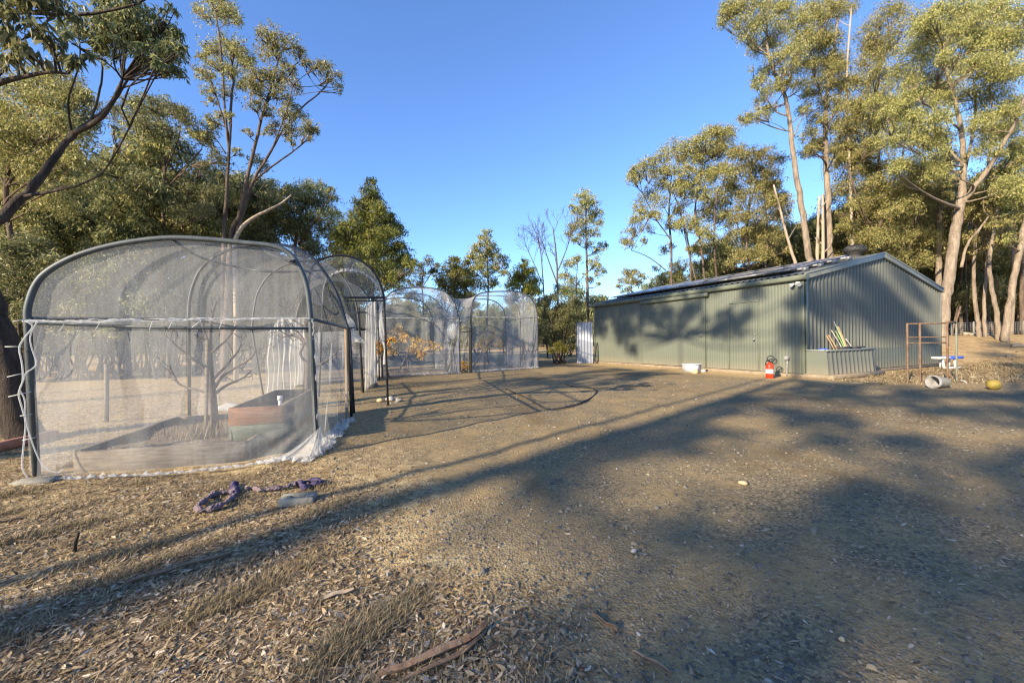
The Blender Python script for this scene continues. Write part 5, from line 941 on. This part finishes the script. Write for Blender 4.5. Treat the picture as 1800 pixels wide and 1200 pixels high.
hoop(cage, h1, A, B, 0.026, 'pole_teal'); hoop(cage, h2, D, Cc, 0.022); hoop(cage, h3, E, F, 0.022); hoop(cage, h4, E2, F2, 0.02)
def bar(parent, P, rad, m='pole', nm='bar'):
    g = Geo(); g.tube(P, rad, 7); return g.build(nm, M[m], parent, True)
bar(cage, [onplane(50, 568, A, B), onplane(300, 576, A, B), onplane(547, 577, A, B)], 0.014, 'pole_teal')
bar(cage, [h1[-1], h2[-1]], 0.018, 'pole_teal'); bar(cage, [h2[-1], h3[-1]], 0.016); bar(cage, [h2[0], h3[0]], 0.016); bar(cage, [h1[0], h2[0]], 0.018)
def mid(P, f): return P[int(f*(len(P)-1))]
bar(cage, smooth_path([mid(h1, .5), onplane(352, 452, (A+D*0.3)/1.3, (B+Cc*.3)/1.3), onplane(420, 470, (A+D)/2, (B+Cc)/2), onplane(484, 478, (A+D)/2, (B+Cc)/2), mid(h2, .8)], 4), 0.014, nm='brace')
bar(cage, smooth_path([mid(h2, .55)-up*.02, onplane(470, 444, (A+D)/2, (B+Cc)/2), onplane(505, 458, A, B), mid(h1, .83)], 4), 0.014, nm='brace')
n1 = np.array((0.264, -0.964, 0))
g = Geo(); q1 = resample(h1, 60); q2 = resample(h2, 60); g.grid(loft(q1*1.0+up*.02, q2+up*.02, 14, 0.05, 1, 0.02)); g.build('roof_net', M['net_roof'], cage, True)
g = Geo(); q3 = resample(h3, 60); g.grid(loft(q2+up*.02, q3+up*.02, 12, 0.05, 2, 0.02)); g.build('roof_net', M['net_roof'], cage, True)
g = Geo(); q4 = resample(h4, 60); g.grid(loft(q3+up*.02, q4+up*.02, 12, 0.05, 22, 0.02)); g.build('roof_net', M['net_roof'], cage, True)
bl0 = onplane(48, 565, A, B); br0 = onplane(547, 560, A, B)
def gable_net(P, nm_seed, off):     # net filling an arch above its bar
    k = len(P); t = np.linspace(0, 1, 12)[:, None, None]; base = P[0]+(P[-1]-P[0])*np.linspace(0, 1, k)[:, None]
    return wrinkle(base[None]*(1-t)+P[None]*t+np.array(off), n1, 0.012, nm_seed)
g = Geo(); g.grid(gable_net(resample(h1, 50), 3, -n1*0.03)); g.build('end_net', M['net'], cage, True)
bA = gnd(62, 846)+n1*0.03; bB = gnd(556, 802)+n1*0.05
def front_panel():
    G = panel(bA-n1*.065+up*.01, bB-n1*.02+up*.01, bl0-n1*.035, br0-n1*.035, n1, 0.02, 4, 80, 34); a, b = G.shape[:2]; u = np.linspace(0, 1, b)[None, :]; v = np.linspace(0, 1, a)[:, None]
    pull = np.exp(-((u-1)/0.3)**2)*np.exp(-((v-0.12)/0.3)**2); ang = np.arctan2(v-0.3, 1.02-u)
    G = G+n1*((0.035*np.sin(ang*17)+0.02*np.sin(ang*31+1))*pull*np.minimum(1, (1-u)*8))[..., None]
    low = np.exp(-v/0.1); G = G+n1*(0.05*low*(0.5+0.5*np.sin(u*23)))[..., None]
    return G
g = Geo(); g.grid(front_panel()); g.build('front_net', M['net'], cage, True)
s1 = np.array((0.964, 0.264, 0)); 
g = Geo(); g.grid(panel(bB+up*.01, gnd(612, 742)+up*.01, br0, h2[-1], s1, 0.03, 5, 46, 26)); g.build('side_net', M['net'], cage, True)
g = Geo(); g.grid(panel(A+up*.01-s1*.05, D-s1*.05, bl0-s1*.03, h2[0]-s1*.03, s1, 0.025, 6)); g.build('side_net', M['net'], cage, True)
g = Geo(); g.grid(panel(D, E, h2[0], h3[0], s1, 0.02, 7)); g.build('side_net', M['net'], cage, True)
g = Geo(); g.grid(panel(E, E2, h3[0], h4[0], s1, 0.02, 8)); g.build('side_net', M['net'], cage, True)
g = Geo(); g.grid(panel(E2, F2, h4[0], h4[-1], n1, 0.02, 9)); g.build('end_net', M['net_far'], cage, True)
# rolled edge on the bar, bunched hem along the ground
r = np.random.RandomState(21)
def hem_strip(P, w, seed, m='net_hem', parent=None, nm='hem'):
    r = np.random.RandomState(seed); P = resample(np.array(P), max(12, int(np.linalg.norm(P[-1]-P[0])/0.015))); k = len(P); T_ = np.gradient(P, axis=0); T_ /= np.linalg.norm(T_, axis=1)[:, None]; S = np.cross(T_, up); x = np.arange(k)
    c = np.linspace(-1, 1, 9); ww = w*(0.7+0.3*np.sin(x*0.21+seed)+0.25*r.normal(size=k)); h = np.abs(0.5*np.sin(x[:, None]*0.8+c[None]*4+seed)+0.5*np.sin(x[:, None]*0.33-c[None]*6)+r.normal(0, 0.35, (k, 9)))*w*0.35
    G = P[:, None]+S[:, None]*(c[None, :, None]*ww[:, None, None]/2)+up*h[..., None]; g = Geo(); g.grid(G); return g.build(nm, M[m], parent or cage, True)
def bunch(P, rad, seed, m='net_hem', nm='hem', parent=cage, n=8, jit=0.5, flat=None):
    r = np.random.RandomState(seed); d = np.concatenate([[0], np.cumsum(np.linalg.norm(np.diff(P, axis=0), axis=1))]); P = resample(np.array(P), max(16, int(d[-1]/0.012))); k = len(P)
    sm = lambda a, w: np.apply_along_axis(lambda c: np.convolve(c, np.ones(w)/w, 'same'), 0, a)
    P = P+sm(r.normal(size=P.shape), 7)*rad*jit*2.2*np.array((1, 1, 0.6)); rr = rad*np.clip(0.9+2.2*sm(r.normal(0, 0.5, (k, 1)), 9)[:, 0], 0.35, 1.9)
    g = Geo(); g.tube(P, rr, n); return g.build(nm, M[m], parent, True)
bunch([bl0+n1*.045, onplane(180, 566, A, B)+n1*.045, onplane(360, 563, A, B)+n1*.045, br0+n1*.045], 0.009, 31, nm='rolled_edge')
bunch([bl0+n1*.05+up*.006, onplane(180, 563, A, B)+n1*.05, onplane(360, 560, A, B)+n1*.05, br0+n1*.05], 0.006, 32, nm='rolled_edge', jit=1.2)
hem_strip([bA+up*.012, gnd(180, 842)+up*.012, gnd(300, 836)+up*.012, gnd(430, 822)+up*.012, gnd(520, 806)+up*.015, bB+up*.02], 0.07, 33)
hem_strip([bB+up*.02, gnd(575, 785)+up*.02, gnd(595, 762)+up*.02, gnd(612, 744)+up*.02], 0.17, 34, 'net_gather')
bunch([br0+n1*.03+s1*.02, onplane(549, 620, A, B)+s1*.02, onplane(553, 680, A, B)+s1*.03, onplane(556, 730, A, B)+s1*.02, onplane(557, 770, A, B)+s1*.02, bB+up*.02], 0.015, 35, 'net_skirt', 'gathered_edge')
g = Geo()       # skirt of net spreading at the near right corner
ctr = onplane(557, 752, A, B)+s1*.02+n1*.02; rim_ = [gnd(x, y)+up*.015 for x, y in ((455, 818), (478, 816), (500, 812), (520, 812), (536, 816), (552, 810), (566, 800), (576, 790), (584, 778))]
t = np.linspace(0, 1, 10)[:, None, None]; rim = resample(np.array(rim_), 60); G = ctr[None, None]*(1-t)+rim[None]*t; fo_ = np.sin(np.arange(60)*0.7)+0.6*np.sin(np.arange(60)*1.9+1)+0.5*np.sin(np.arange(60)*0.31); G = G+n1*(0.02*fo_[None, :, None]*t*(1-t*0.5))-up*(0.05*np.sin(np.pi*t)*(1+0.4*fo_[None, :, None]*0.5)); g.grid(G); g.build('corner_skirt', M['net_skirt'], cage, True)
hem_strip(rim_, 0.1, 36, 'net_gather')
for pts, rad in (([(60, 566), (70, 575), (55, 595), (47, 612), (52, 640), (53, 668), (46, 690), (52, 715), (58, 740), (55, 775), (52, 815), (60, 832), (66, 840)], 0.006), ([(78, 565), (66, 590), (68, 610), (76, 635), (72, 645), (58, 655), (54, 668), (48, 682), (56, 700), (58, 730), (66, 765), (85, 810), (110, 826), (122, 820)], 0.005)):
    g = Geo(); g.tube(smooth_path([onplane(x, y, A, B)+n1*.07 for x, y in pts], 4), rad, 5); g.build('net_cord', M['net_hem'], cage, True)
for a, b in (((24, 609), (50, 609)), ((28, 661), (51, 655)), ((30, 695), (64, 687)), ((37, 566), (52, 562)), ((50, 728), (66, 726)), ((54, 770), (72, 766)), ((117, 584), (121, 570)), ((178, 582), (184, 566)), ((272, 580), (274, 565)), ((305, 578), (309, 564)), ((345, 576), (360, 562)), ((392, 578), (396, 562))):
    g = Geo(); g.tube([onplane(*a, A, B)+n1*.08, onplane(*b, A, B)+n1*.05], 0.0035, 4); g.build('tie', M['white'], cage)
# gathered curtains at the inner end and by the side opening
def curtain(parent, pts_top, pts_bot, folds, amp, seed, nm='curtain', m='net_gather'):
    T_ = resample(np.array(pts_top), 90); Bt = resample(np.array(pts_bot), 90); t = np.linspace(0, 1, 26)[:, None, None]; G = T_[None]*(1-t)+Bt[None]*t
    d = T_[-1]-T_[0]; nn = np.array((-d[1], d[0], 0)); nn /= np.linalg.norm(nn)+1e-9; r = np.random.RandomState(seed); ph = np.cumsum(r.uniform(0.4, 1.6, 90)); ph = ph/ph[-1]*folds*2*np.pi
    G = G+nn*(amp*np.sin(ph)[None, :, None]*(0.4+0.8*t))+nn*0.03*np.sin(t*9+ph[None, :, None]*0.2); g = Geo(); g.grid(G); return g.build(nm, M[m], parent, True)
Yc = 9.0
curtain(cage, [at(470, 585, Yc), at(490, 560, Yc), at(515, 556, Yc), at(525, 575, Yc)], [at(464, 690, Yc), at(490, 694, Yc), at(515, 684, Yc), at(528, 672, Yc)], 7, 0.05, 1)
curtain(cage, [at(520, 560, Yc), at(545, 556, Yc+.1)], [at(524, 676, Yc), at(552, 672, Yc+.1)], 3, 0.04, 2)
bar(cage, [np.array((F[0], F[1], 0)), h3[-1]], 0.02, 'black', 'post')
# garden bed and raised planter inside
dAB = (B-A)/np.linalg.norm(B-A); nAB = np.array((-dAB[1], dAB[0], 0))
bed = thing('garden_bed', 'low weathered timber garden bed inside the nearest net cage', 'garden bed', gnd(128, 832)+dAB*0.7+nAB*0.7)
p0 = gnd(128, 833)+nAB*0.03
def board(parent, a, b, z0, z1, th, m, nm='board'):
    a = np.array(a, float); b = np.array(b, float); d = b-a; g = Geo(); g.box((a+b)/2+up*((z0+z1)/2), (np.linalg.norm(d), th, z1-z0), d/np.linalg.norm(d)); return g.build(nm, M[m], parent)
p1 = p0+dAB*1.36; p2 = p0+nAB*1.75; p3 = p1+nAB*1.75
board(bed, p0, p1, -.02, 0.19, 0.05, 'timber'); board(bed, p0+nAB*.03, p2, -.02, 0.2, 0.05, 'timber'); board(bed, p2, p3, -.02, 0.2, 0.05, 'timber'); board(bed, p1+nAB*.03, p3, -.02, .18, .05, 'timber')
xs_, ys_ = np.meshgrid(np.linspace(0.02, 1.34, 40), np.linspace(0.02, 1.72, 40)); r = np.random.RandomState(4)
G = p0+dAB*xs_[..., None]+nAB*ys_[..., None]; G[..., 2] = 0.14+0.02*np.sin(xs_*9)*np.sin(ys_*7)+r.normal(0, 0.006, xs_.shape); g = Geo(); g.grid(G); g.build('soil', M['soil'], bed, True)
pl = thing('raised_planter', 'raised planter of red brown over green boards on blocks in the net cage', 'planter', (-2.95, 4.95, 0))
d2 = np.array((-0.28, 0.96, 0)); e2 = np.array((0.96, 0.28, 0)); q0 = np.array((-3.03, 4.25, 0)); q1_ = q0+e2*0.52; ql = 1.65
for z0, z1, m_ in ((0.285, 0.475, 'timber_red'), (0.12, 0.282, 'timber_green')):
    board(pl, q0, q1_, z0, z1, 0.04, m_); board(pl, q1_+d2*.022-e2*.02, q1_+d2*ql-e2*.02, z0, z1, 0.04, 'timber' if m_ == 'timber_red' else m_); board(pl, q0+d2*.022+e2*.02, q0+d2*ql+e2*.02, z0, z1, 0.04, 'timber'); board(pl, q0+d2*ql, q1_+d2*ql, z0, z1, 0.04, 'timber')
g = Geo(); c = (q0+q1_)/2+d2*ql/2; g.box(c+up*0.34, (0.46, ql-.06, 0.06), e2); g.build('soil', M['soil'], pl)
for a_, w_ in ((0.12, .1), (0.44, .1), (0.12, 1.5), (0.44, 1.5)):
    g = Geo(); g.box(q0+e2*a_+d2*w_+up*0.055, (0.18, 0.1, 0.12), e2); g.build('block', M['timber_red'], pl)
wp = thing('white_pipe', 'short white capped pipe standing in the raised planter', 'pipe', q1_+d2*.35-e2*.12+up*.37); b = np.array(wp.location)
g = Geo(); g.tube([b-up*.02, b+up*.15], 0.02, 12); g.build('pipe', M['white'], wp, True); g = Geo(); g.tube([b+up*.12, b+up*.17], 0.03, 12); g.build('cap', M['white'], wp)
Yt = 4.5
bare('bare_fruit_tree', 'leafless fruit tree with upswept limbs in the low garden bed', Yt, [[(380, 766, 9), (376, 720, 8.5), (372, 680, 8), (369, 640, 6.5), (369, 600, 4.5), (372, 560, 3), (380, 530, 2)],
    [(370, 655, 4, 0), (345, 635, 3.4, -.1), (318, 615, 3, -.15), (302, 600, 2.4, -.2), (290, 590, 1.6, -.2)], [(374, 692, 4), (345, 685, 3.2, .1), (315, 675, 3, .15), (303, 655, 2.4, .2), (298, 640, 1.6, .2)], [(378, 680, 4.6), (390, 662, 4, -.05), (415, 645, 3.4, -.1), (440, 630, 2.6, -.15), (449, 614, 1.6, -.15)], [(374, 668, 3.6), (400, 640, 3, .1), (418, 618, 2.2, .2), (424, 605, 1.4, .2)], [(380, 690, 4), (400, 676, 3.4, .15), (425, 665, 2.6, .25), (442, 652, 1.6, .3)], [(369, 610, 3), (358, 580, 2.4, .1), (352, 560, 1.6, .15)], [(371, 620, 3), (395, 600, 2.6, 0), (418, 570, 1.6, 0)]], 44, 'twig', 2, 0.12, spread=0.6, r_tip=0.003)
g = Geo(); g.box(at(363, 690, 4.42)*np.array((1, 1, 0))+up*0.62, (0.03, 0.03, 1.2), (1, 0, 0), None, (0.03, 0, 1)); tag(g.build('stake', M['timber']), 'grey timber stake beside the leafless fruit tree in the low bed', 'stake')
bare('bare_fruit_tree', 'leafless fruit tree behind the corner pole of the nearest net cage', 7.0, [[(540, 706, 8), (541, 650, 7.5), (540, 600, 6), (536, 560, 4)], [(540, 640, 4), (528, 622, 3.4), (535, 600, 3), (520, 580, 2)], [(541, 650, 4), (565, 640, 3, .1), (585, 625, 2, .2), (596, 614, 1.4, .2)], [(540, 600, 3), (515, 590, 2.2), (498, 592, 1.4)], [(538, 580, 3), (560, 565, 2), (585, 572, 1.2)], [(537, 575, 3), (512, 560, 2), (500, 548, 1.2)]], 45, 'twig', 3, 0.2, spread=0.6, r_tip=0.004)
r = np.random.RandomState(8); c = gnd(350, 768, 0.14)
xyt = np.stack([c[0]+r.normal(0, 0.16, 260), c[1]+r.normal(0, 0.1, 260)], -1); V, Q, T = blades(xyt, 9, 0.08, 0.24, 0.004, 0.5); V[:, 2] += 0.14
g = Geo(); g.add(V, Q, T); tag(g.build('grass_tuft', M['drygrass']), 'tall straw grass tuft in the low garden bed', 'grass tuft')
g = Geo(); g.blob(gnd(400, 722)+up*.06, 0.16, r, 16, 0.5, (1.3, 0.8, 0.5)); tag(g.build('net_bundle', M['net_hem'], smooth=True), 'crumpled white net bundle on the ground behind the low bed', 'bundle')
g = Geo(); g.tube([gnd(187, 742)-up*.05, at(187, 640, gnd(187, 742)[1])], 0.03, 7); tag(g.build('fence_post', M['timber']), 'lone weathered post behind the nearest net cage', 'post')
# tall porch arch
G0 = np.array((-3.68, 7.0, 0)); G1 = gnd(682, 712)
porch = thing('net_porch', 'tall narrow netted arch with black door rails behind the nearest cage', 'net cage', (G0+G1)/2)
a1 = arc([(541, 525), (543, 490), (552, 465), (572, 453), (600, 449), (628, 455), (652, 472), (668, 497), (675, 523)], G0, G1); off = np.array((-0.5, 1.6, 0))
hoop(porch, a1, G0, G1, 0.02, 'black'); a2 = a1+off; hoop(porch, a2, G0+off, G1+off, 0.018)
bar(porch, [onplane(598, 523, G0, G1), onplane(677, 523, G0, G1)], 0.02, 'black', 'lintel'); bar(porch, [onplane(598, 526, G0, G1)+up*-.03, onplane(677, 526, G0, G1)-up*.03], 0.012, 'black', 'lintel')
g = Geo(); w1 = resample(a1, 40); w2 = resample(a2, 40); g.grid(loft(w1+up*.02, w2+up*.02, 10, 0.04, 11, 0.02)); g.build('roof_net', M['net_roof'], porch, True)
hem_strip([a2[i]-up*.02 for i in range(8, len(a2), 3)], 0.2, 41, 'net_gather', porch, 'seam')
k = len(w1)//2; g = Geo(); t = np.linspace(0, 1, 8)[:, None, None]; lo = w1[k:]*np.array((1, 1, 0))+up*onplane(677, 523, G0, G1)[2]; g.grid(lo[None]*(1-t)+w1[k:][None]*t); g.build('end_net', M['net_roof'], porch, True)
P1 = gnd(637, 688); P2 = gnd(667, 668); T1 = at(631, 540, P1[1]); T2 = at(664, 535, P2[1])
bar(porch, [P1-up*.03, T1], 0.022, 'black', 'post'); bar(porch, [P2-up*.03, T2], 0.022, 'black', 'post')
for y0, y1 in ((549, 549), (578, 577)): bar(porch, [at(631, y0, P1[1]), at(665, y1, P2[1])], 0.018, 'black', 'rail')
bar(porch, [at(607, 549, 8.2), at(631, 549, P1[1])], 0.018, 'black', 'rail')
bar(porch, [gnd(622, 725)-up*.03, at(614, 580, gnd(622, 725)[1])], 0.026, 'black', 'post')
g = Geo(); c = gnd(616, 738); g.box(at(609, 655, c[1])*np.array((1, 1, 0))+up*0.68, (0.035, 0.035, 1.4), (1, 0, 0)); g.build('timber_post', M['stakewood'], porch)
Yd = 10.4
curtain(porch, [at(642, 540, Yd), at(650, 530, Yd), at(662, 528, Yd)], [at(640, 690, 9.6), at(652, 676, 9.6), at(662, 672, 9.6)], 4, 0.06, 5)
curtain(porch, [at(662, 526, 7.6), at(672, 524, 7.45)], [at(676, 640, 7.6), at(680, 640, 7.45)], 2, 0.03, 6)
curtain(porch, [at(606, 552, 7.9), at(612, 552, 8.0)], [at(622, 600, 7.9), at(640, 604, 8.0)], 2, 0.03, 7)
g = Geo(); g.blob(gnd(652, 680)+up*.12, 0.2, r, 14, 0.5, (1, 0.9, 0.9)); tag(g.build('soil_heap', M['soil'], smooth=True), 'small heap of brown soil below the hanging net curtain', 'heap')
rock(686, 704, 0.07, 'quartz', 'pale rock at the foot of the porch right post'); rock(668, 706, 0.06, 'rock', 'tan rock left of the porch right post'); rock(700, 706, 0.055, 'greyrock', 'dark rock right of the porch right post')
# two far cages
def far_cage(label, A_, B_, pts, depth, seed, gap=None):
    root = thing('net_cage', label, 'net cage', (A_+B_)/2); a = arc(pts, A_, B_); d = np.array((-0.4356, 0.9, 0))*depth; b = a+d; d_ = (B_-A_)/np.linalg.norm(B_-A_); nn = np.array((d_[1], -d_[0], 0))
    hoop(root, a, A_, B_, 0.026, 'black'); hoop(root, b, A_+d, B_+d, 0.026, 'black'); hoop(root, (a+b)/2, A_+d/2, B_+d/2, 0.02, 'black')
    bar(root, [a[0], a[-1]], 0.02, 'black'); bar(root, [a[0], b[0]], 0.018, 'black'); bar(root, [a[-1], b[-1]], 0.018, 'black')
    P = resample(a, 40); Qq = resample(b, 40); g = Geo(); g.grid(loft(P+up*.02, Qq+up*.02, 12, 0.08, seed, 0.03)); g.build('roof_net', M['net_far'], root, True)
    k = len(P); t = np.linspace(0, 1, 10)[:, None, None]; base = P[0]+(P[-1]-P[0])*np.linspace(0, 1, k)[:, None]
    g = Geo(); g.grid(wrinkle(base[None]*(1-t)+P[None]*t+nn*.03, nn, 0.03, seed)); g.build('end_net', M['net_far'], root, True)
    g = Geo(); g.grid(panel(A_+nn*.04, B_+nn*.04, a[0]+nn*.03, a[-1]+nn*.03, nn, 0.03, seed+1)); g.build('front_net', M['net_far'], root, True)
    for x0, x1, y0, y1 in ((A_, A_+d, a[0], b[0]), (B_, B_+d, a[-1], b[-1])): g = Geo(); g.grid(panel(x0, x1, y0, y1, d_, 0.03, seed+2)); g.build('side_net', M['net_far'], root, True)
    hem_strip([A_+nn*.06+up*.02, (A_+B_)/2+nn*.08+up*.02, B_+nn*.06+up*.02], 0.16, seed, 'net_hem', root); bunch([a[0]+nn*.04, (a[0]+a[-1])/2+nn*.04-up*.02, a[-1]+nn*.04], 0.016, seed+5, 'net_gather', 'rolled_edge', root)
    return root, a, b
r3, a3, b3 = far_cage('far net cage with a rounded dome and golden leaved trees inside', np.array((-4.35, 13.3, 0)), np.array((-1.9, 14.5, 0)), [(672, 559), (674, 536), (684, 517), (705, 508), (735, 505), (762, 507), (783, 514), (798, 532), (807, 558)], 3.6, 51)
r4, a4, b4 = far_cage('farthest net cage right of the door gap with squarish shoulders', np.array((-1.53, 14.9, 0)), np.array((1.09, 16.9, 0)), [(828, 557), (829, 540), (835, 522), (850, 514), (880, 512), (912, 513), (930, 521), (941, 536), (945, 557)], 3.2, 52)
P = resample(a3[len(a3)//2:], 20); Qq = resample(a4[:len(a4)//2][::-1], 20); G = loft(P, Qq, 12, 0.35, 53, 0.03); g = Geo(); g.grid(G); g.build('valley_net', M['net_far'], r4, True)
bar(r4, [at(808, 584, 14.6), at(828, 582, 14.8)], 0.018, 'black', 'lintel'); bar(r4, [at(826, 575, 14.85)*np.array((1, 1, 0)), at(825, 575, 14.85)], 0.05, 'stakewood', 'post')
for f in (0.25, 0.5, 0.75): bunch(list(np.array([P[int(19*f)]*(1-t_)+np.array((P[-1][0]*.5+Qq[-1][0]*.5, P[-1][1]*.5+Qq[-1][1]*.5, P[-1][2]))*t_-up*0.25*math.sin(t_*3.1) for t_ in np.linspace(0, 1, 5)])), 0.02, 60+int(f*10), 'net_gather', 'fold', r4)
# little orchard trees
def orchard(label, px, py, Y, cl, leaf, seed, dens=0.35):
    traced_tree('small_fruit_tree', label, Y, [[(px, py, 3), (px-2, py-25, 2.5), (px+1, py-45, 1.8), (px+3, py-60, 1)], [(px-2, py-25, 1.8), (px-22, py-48, 1.2), (px-32, py-60, .8)], [(px-1, py-28, 1.8), (px+22, py-46, 1.2), (px+36, py-58, .8)]], cl, leaf, 'twig', seed, dens, 0.085, 0.5, twigs=1.5, wr=0.5)
orchard('fruit tree with orange gold leaves in the domed far net cage', 718, 652, 15.2, [(690, 600, 10), (700, 585, 10), (712, 596, 9), (735, 602, 10), (755, 606, 10), (745, 618, 10), (690, 618, 9), (725, 615, 9), (770, 612, 7), (700, 575, 7), (735, 625, 8)], 'gold', 81, 0.9)
orchard('fruit tree with yellowing leaves in the farthest net cage', 852, 640, 17.2, [(842, 605, 8), (855, 598, 9), (868, 594, 7), (875, 605, 7), (850, 612, 8), (866, 582, 6), (880, 603, 5)], 'gold', 82, 1.1)
orchard('small golden leaved fruit tree seen through the porch opening', 672, 650, 13.0, [(664, 605, 7), (675, 612, 8), (685, 598, 7), (668, 620, 7)], 'gold', 83, 1.1)
shrub('small_shrub', 'little orange leaved plant in the gap between the two far cages', 15.2, [(815, 640, 5), (820, 645, 5), (812, 648, 4)], 'gold', 84, 0.09, 1.0, 816)
shrub('small_shrub', 'pale green leafy sapling near the right pole of the domed far cage', 15.0, [(795, 600, 6), (802, 598, 6), (798, 607, 5), (790, 605, 4)], 'green', 85, 0.09, 1.0, 793)
# ------------------------------------------------------------------ small things on the ground
hp = Geo(); P = smooth_path([gnd(x, y)+up*.015 for x, y in ((888, 684), (920, 698), (945, 712), (965, 720), (1000, 716), (1028, 706), (1044, 696), (1048, 687), (1035, 682), (1010, 680), (994, 676))], 6); hp.tube(P, 0.014, 6)
tag(hp.build('poly_pipe', M['hose'], smooth=True), 'black pipe looping over the gravel before the far nets', 'pipe')
tt = thing('rope_toy', 'purple and mauve knitted loop with a long tail on the litter', 'rope toy', gnd(400, 885))
def braid(P, rad, m, nm, seed):
    r = np.random.RandomState(seed); P = smooth_path(P, 10); T = np.gradient(P, axis=0); T /= np.linalg.norm(T, axis=1)[:, None]; S = np.cross(T, up); g = Geo(); t = np.concatenate([[0], np.cumsum(np.linalg.norm(np.diff(P, axis=0), axis=1))])
    lump = 1+0.35*np.sin(t*45+seed)+0.2*np.sin(t*97)
    for k in range(4):
        a = t*60+k*math.pi/2+r.normal(0, 0.15, len(t)); o = (S*np.cos(a)[:, None]+up*np.sin(a)[:, None])*(rad*0.5*lump)[:, None]; g.tube(P+o+r.normal(size=P.shape)*rad*0.08, rad*0.62*lump, 6)
    return g.build(nm, M[m], tt, True)
braid([gnd(x, y)+up*.024 for x, y in ((415, 868), (400, 869), (385, 872), (372, 875), (360, 885), (347, 895), (352, 902), (368, 900), (382, 896), (398, 888), (408, 880), (414, 872))], 0.0165, 'yarn', 'loop', 1)
braid([gnd(x, y)+up*.024 for x, y in ((412, 874), (416, 868), (409, 862), (412, 856))], 0.021, 'yarn_purple', 'knot', 2)
braid([gnd(x, y)+up*.022 for x, y in ((432, 864), (445, 862), (458, 866), (470, 864), (486, 862), (500, 860), (514, 856), (520, 855))], 0.014, 'yarn', 'tail', 3)
braid([gnd(x, y)+up*.022 for x, y in ((516, 856), (526, 852), (535, 862), (545, 856), (556, 855), (566, 851), (552, 848), (540, 850), (528, 855))], 0.017, 'yarn_purple', 'tail_end', 4)
def paver(cpx, sx, sy, h, ax, m, label, hole=False):
    b = gnd(*cpx); o = thing('paver', label, 'paver', b); ax = np.array(ax)/np.linalg.norm(ax); ay = np.array((-ax[1], ax[0], 0)); g = Geo()
    if hole:
        hx, hy = 0.05, 0.022
        for q in (-1, 1):
            g.box(b+ay*q*(sy/2+hy)/2+up*h/2, (sx, sy/2-hy, h), ax); g.box(b+ax*q*(sx/2+hx)/2+up*(h/2), (sx/2-hx-.002, 2*hy-.002, h-.003), ax)
        g.box(b+up*h*0.25, (2*hx-.004, 2*hy-.004, h*0.3), ax)
    else: g.box(b+up*h/2, (sx, sy, h), ax)
    g.build('block', M[m], o)
paver((524, 884), 0.23, 0.13, 0.055, (0.98, 0.22, 0), 'concrete', 'small grey concrete block with a slot beside the rope toy', True)
paver((63, 850), 0.26, 0.13, 0.04, (0.97, 0.3, 0), 'concrete', 'flat pale paver at the foot of the near left cage pole')
def bark_strip(pts, w, label, m='barkstrip', nm='bark_strip', seed=0, lift=0.01):
    r = np.random.RandomState(seed); P = smooth_path([gnd(x, y) for x, y in pts], 6); n_ = len(P); T = np.gradient(P, axis=0); T /= np.linalg.norm(T, axis=1)[:, None]; S = np.cross(T, up); g = Geo()
    ww = w*(np.sin(np.linspace(0.25, np.pi-0.15, n_))**0.5)*(1+0.04*r.normal(size=n_)); cr = np.linspace(-1, 1, 7)
    for th in (0.0, 0.002):
        G = P[:, None]+S[:, None]*(cr[None, :, None]*ww[:, None, None]/2)+up*((lift*(np.abs(cr)**2)[None, :]+0.008+th+terrain(P[:, 0], P[:, 1])[:, None]+0.006*np.sin(np.linspace(0, 6, n_)+seed)[:, None]**2)[..., None]); g.grid(G)
    tag(g.build(nm, M[m], smooth=True), label, 'bark')
bark_strip([(222, 1030), (262, 1016), (310, 1003), (360, 990), (402, 978)], 0.028, 'long red brown bark strip on the shaded litter at lower left', seed=1)
bark_strip([(665, 1205), (720, 1186), (780, 1160), (830, 1136), (858, 1112)], 0.034, 'broad curled bark strip at the bottom edge of the litter', 'barkstrip', seed=2, lift=0.014)
bark_strip([(700, 1215), (770, 1185), (820, 1158), (850, 1132)], 0.018, 'narrow dark bark sliver beside the broad curled strip', 'barkstrip', seed=3)
bark_strip([(0, 925), (20, 919), (42, 914)], 0.025, 'thin stick like bark piece at the left edge', seed=4)
bark_strip([(560, 1062), (590, 1052), (622, 1044)], 0.03, 'short tan bark flake in the middle of the litter', 'dead', seed=5)
bark_strip([(1040, 1080), (1060, 1095), (1085, 1108)], 0.012, 'thin red brown twig strip near the gravel edge', seed=6)
bark_strip([(1110, 1150), (1140, 1165), (1180, 1190)], 0.02, 'dark bark sliver at the bottom by the gravel', seed=7)
for pts, rad, lb in (([(131, 966), (133, 950), (138, 936)], 0.01, 'short dark stick poking up from the litter at left'),):
    Y0 = gnd(*pts[0])[1]; g = Geo(); g.tube([gnd(*pts[0])-up*.01, at(pts[1][0], pts[1][1], Y0), at(pts[2][0], pts[2][1], Y0)], [rad, rad*.9, rad*.7], 6); tag(g.build('stick', M['bark_dark']), lb, 'stick')
g = Geo(); a = gnd(0, 792); b = gnd(52, 780); g.box((a+b)/2+up*.05, (np.linalg.norm(b-a)+.6, 0.09, 0.1), (b-a)/np.linalg.norm(b-a)); tag(g.build('edging_log', M['brick']), 'reddish edging timber behind the near left cage pole', 'edging')
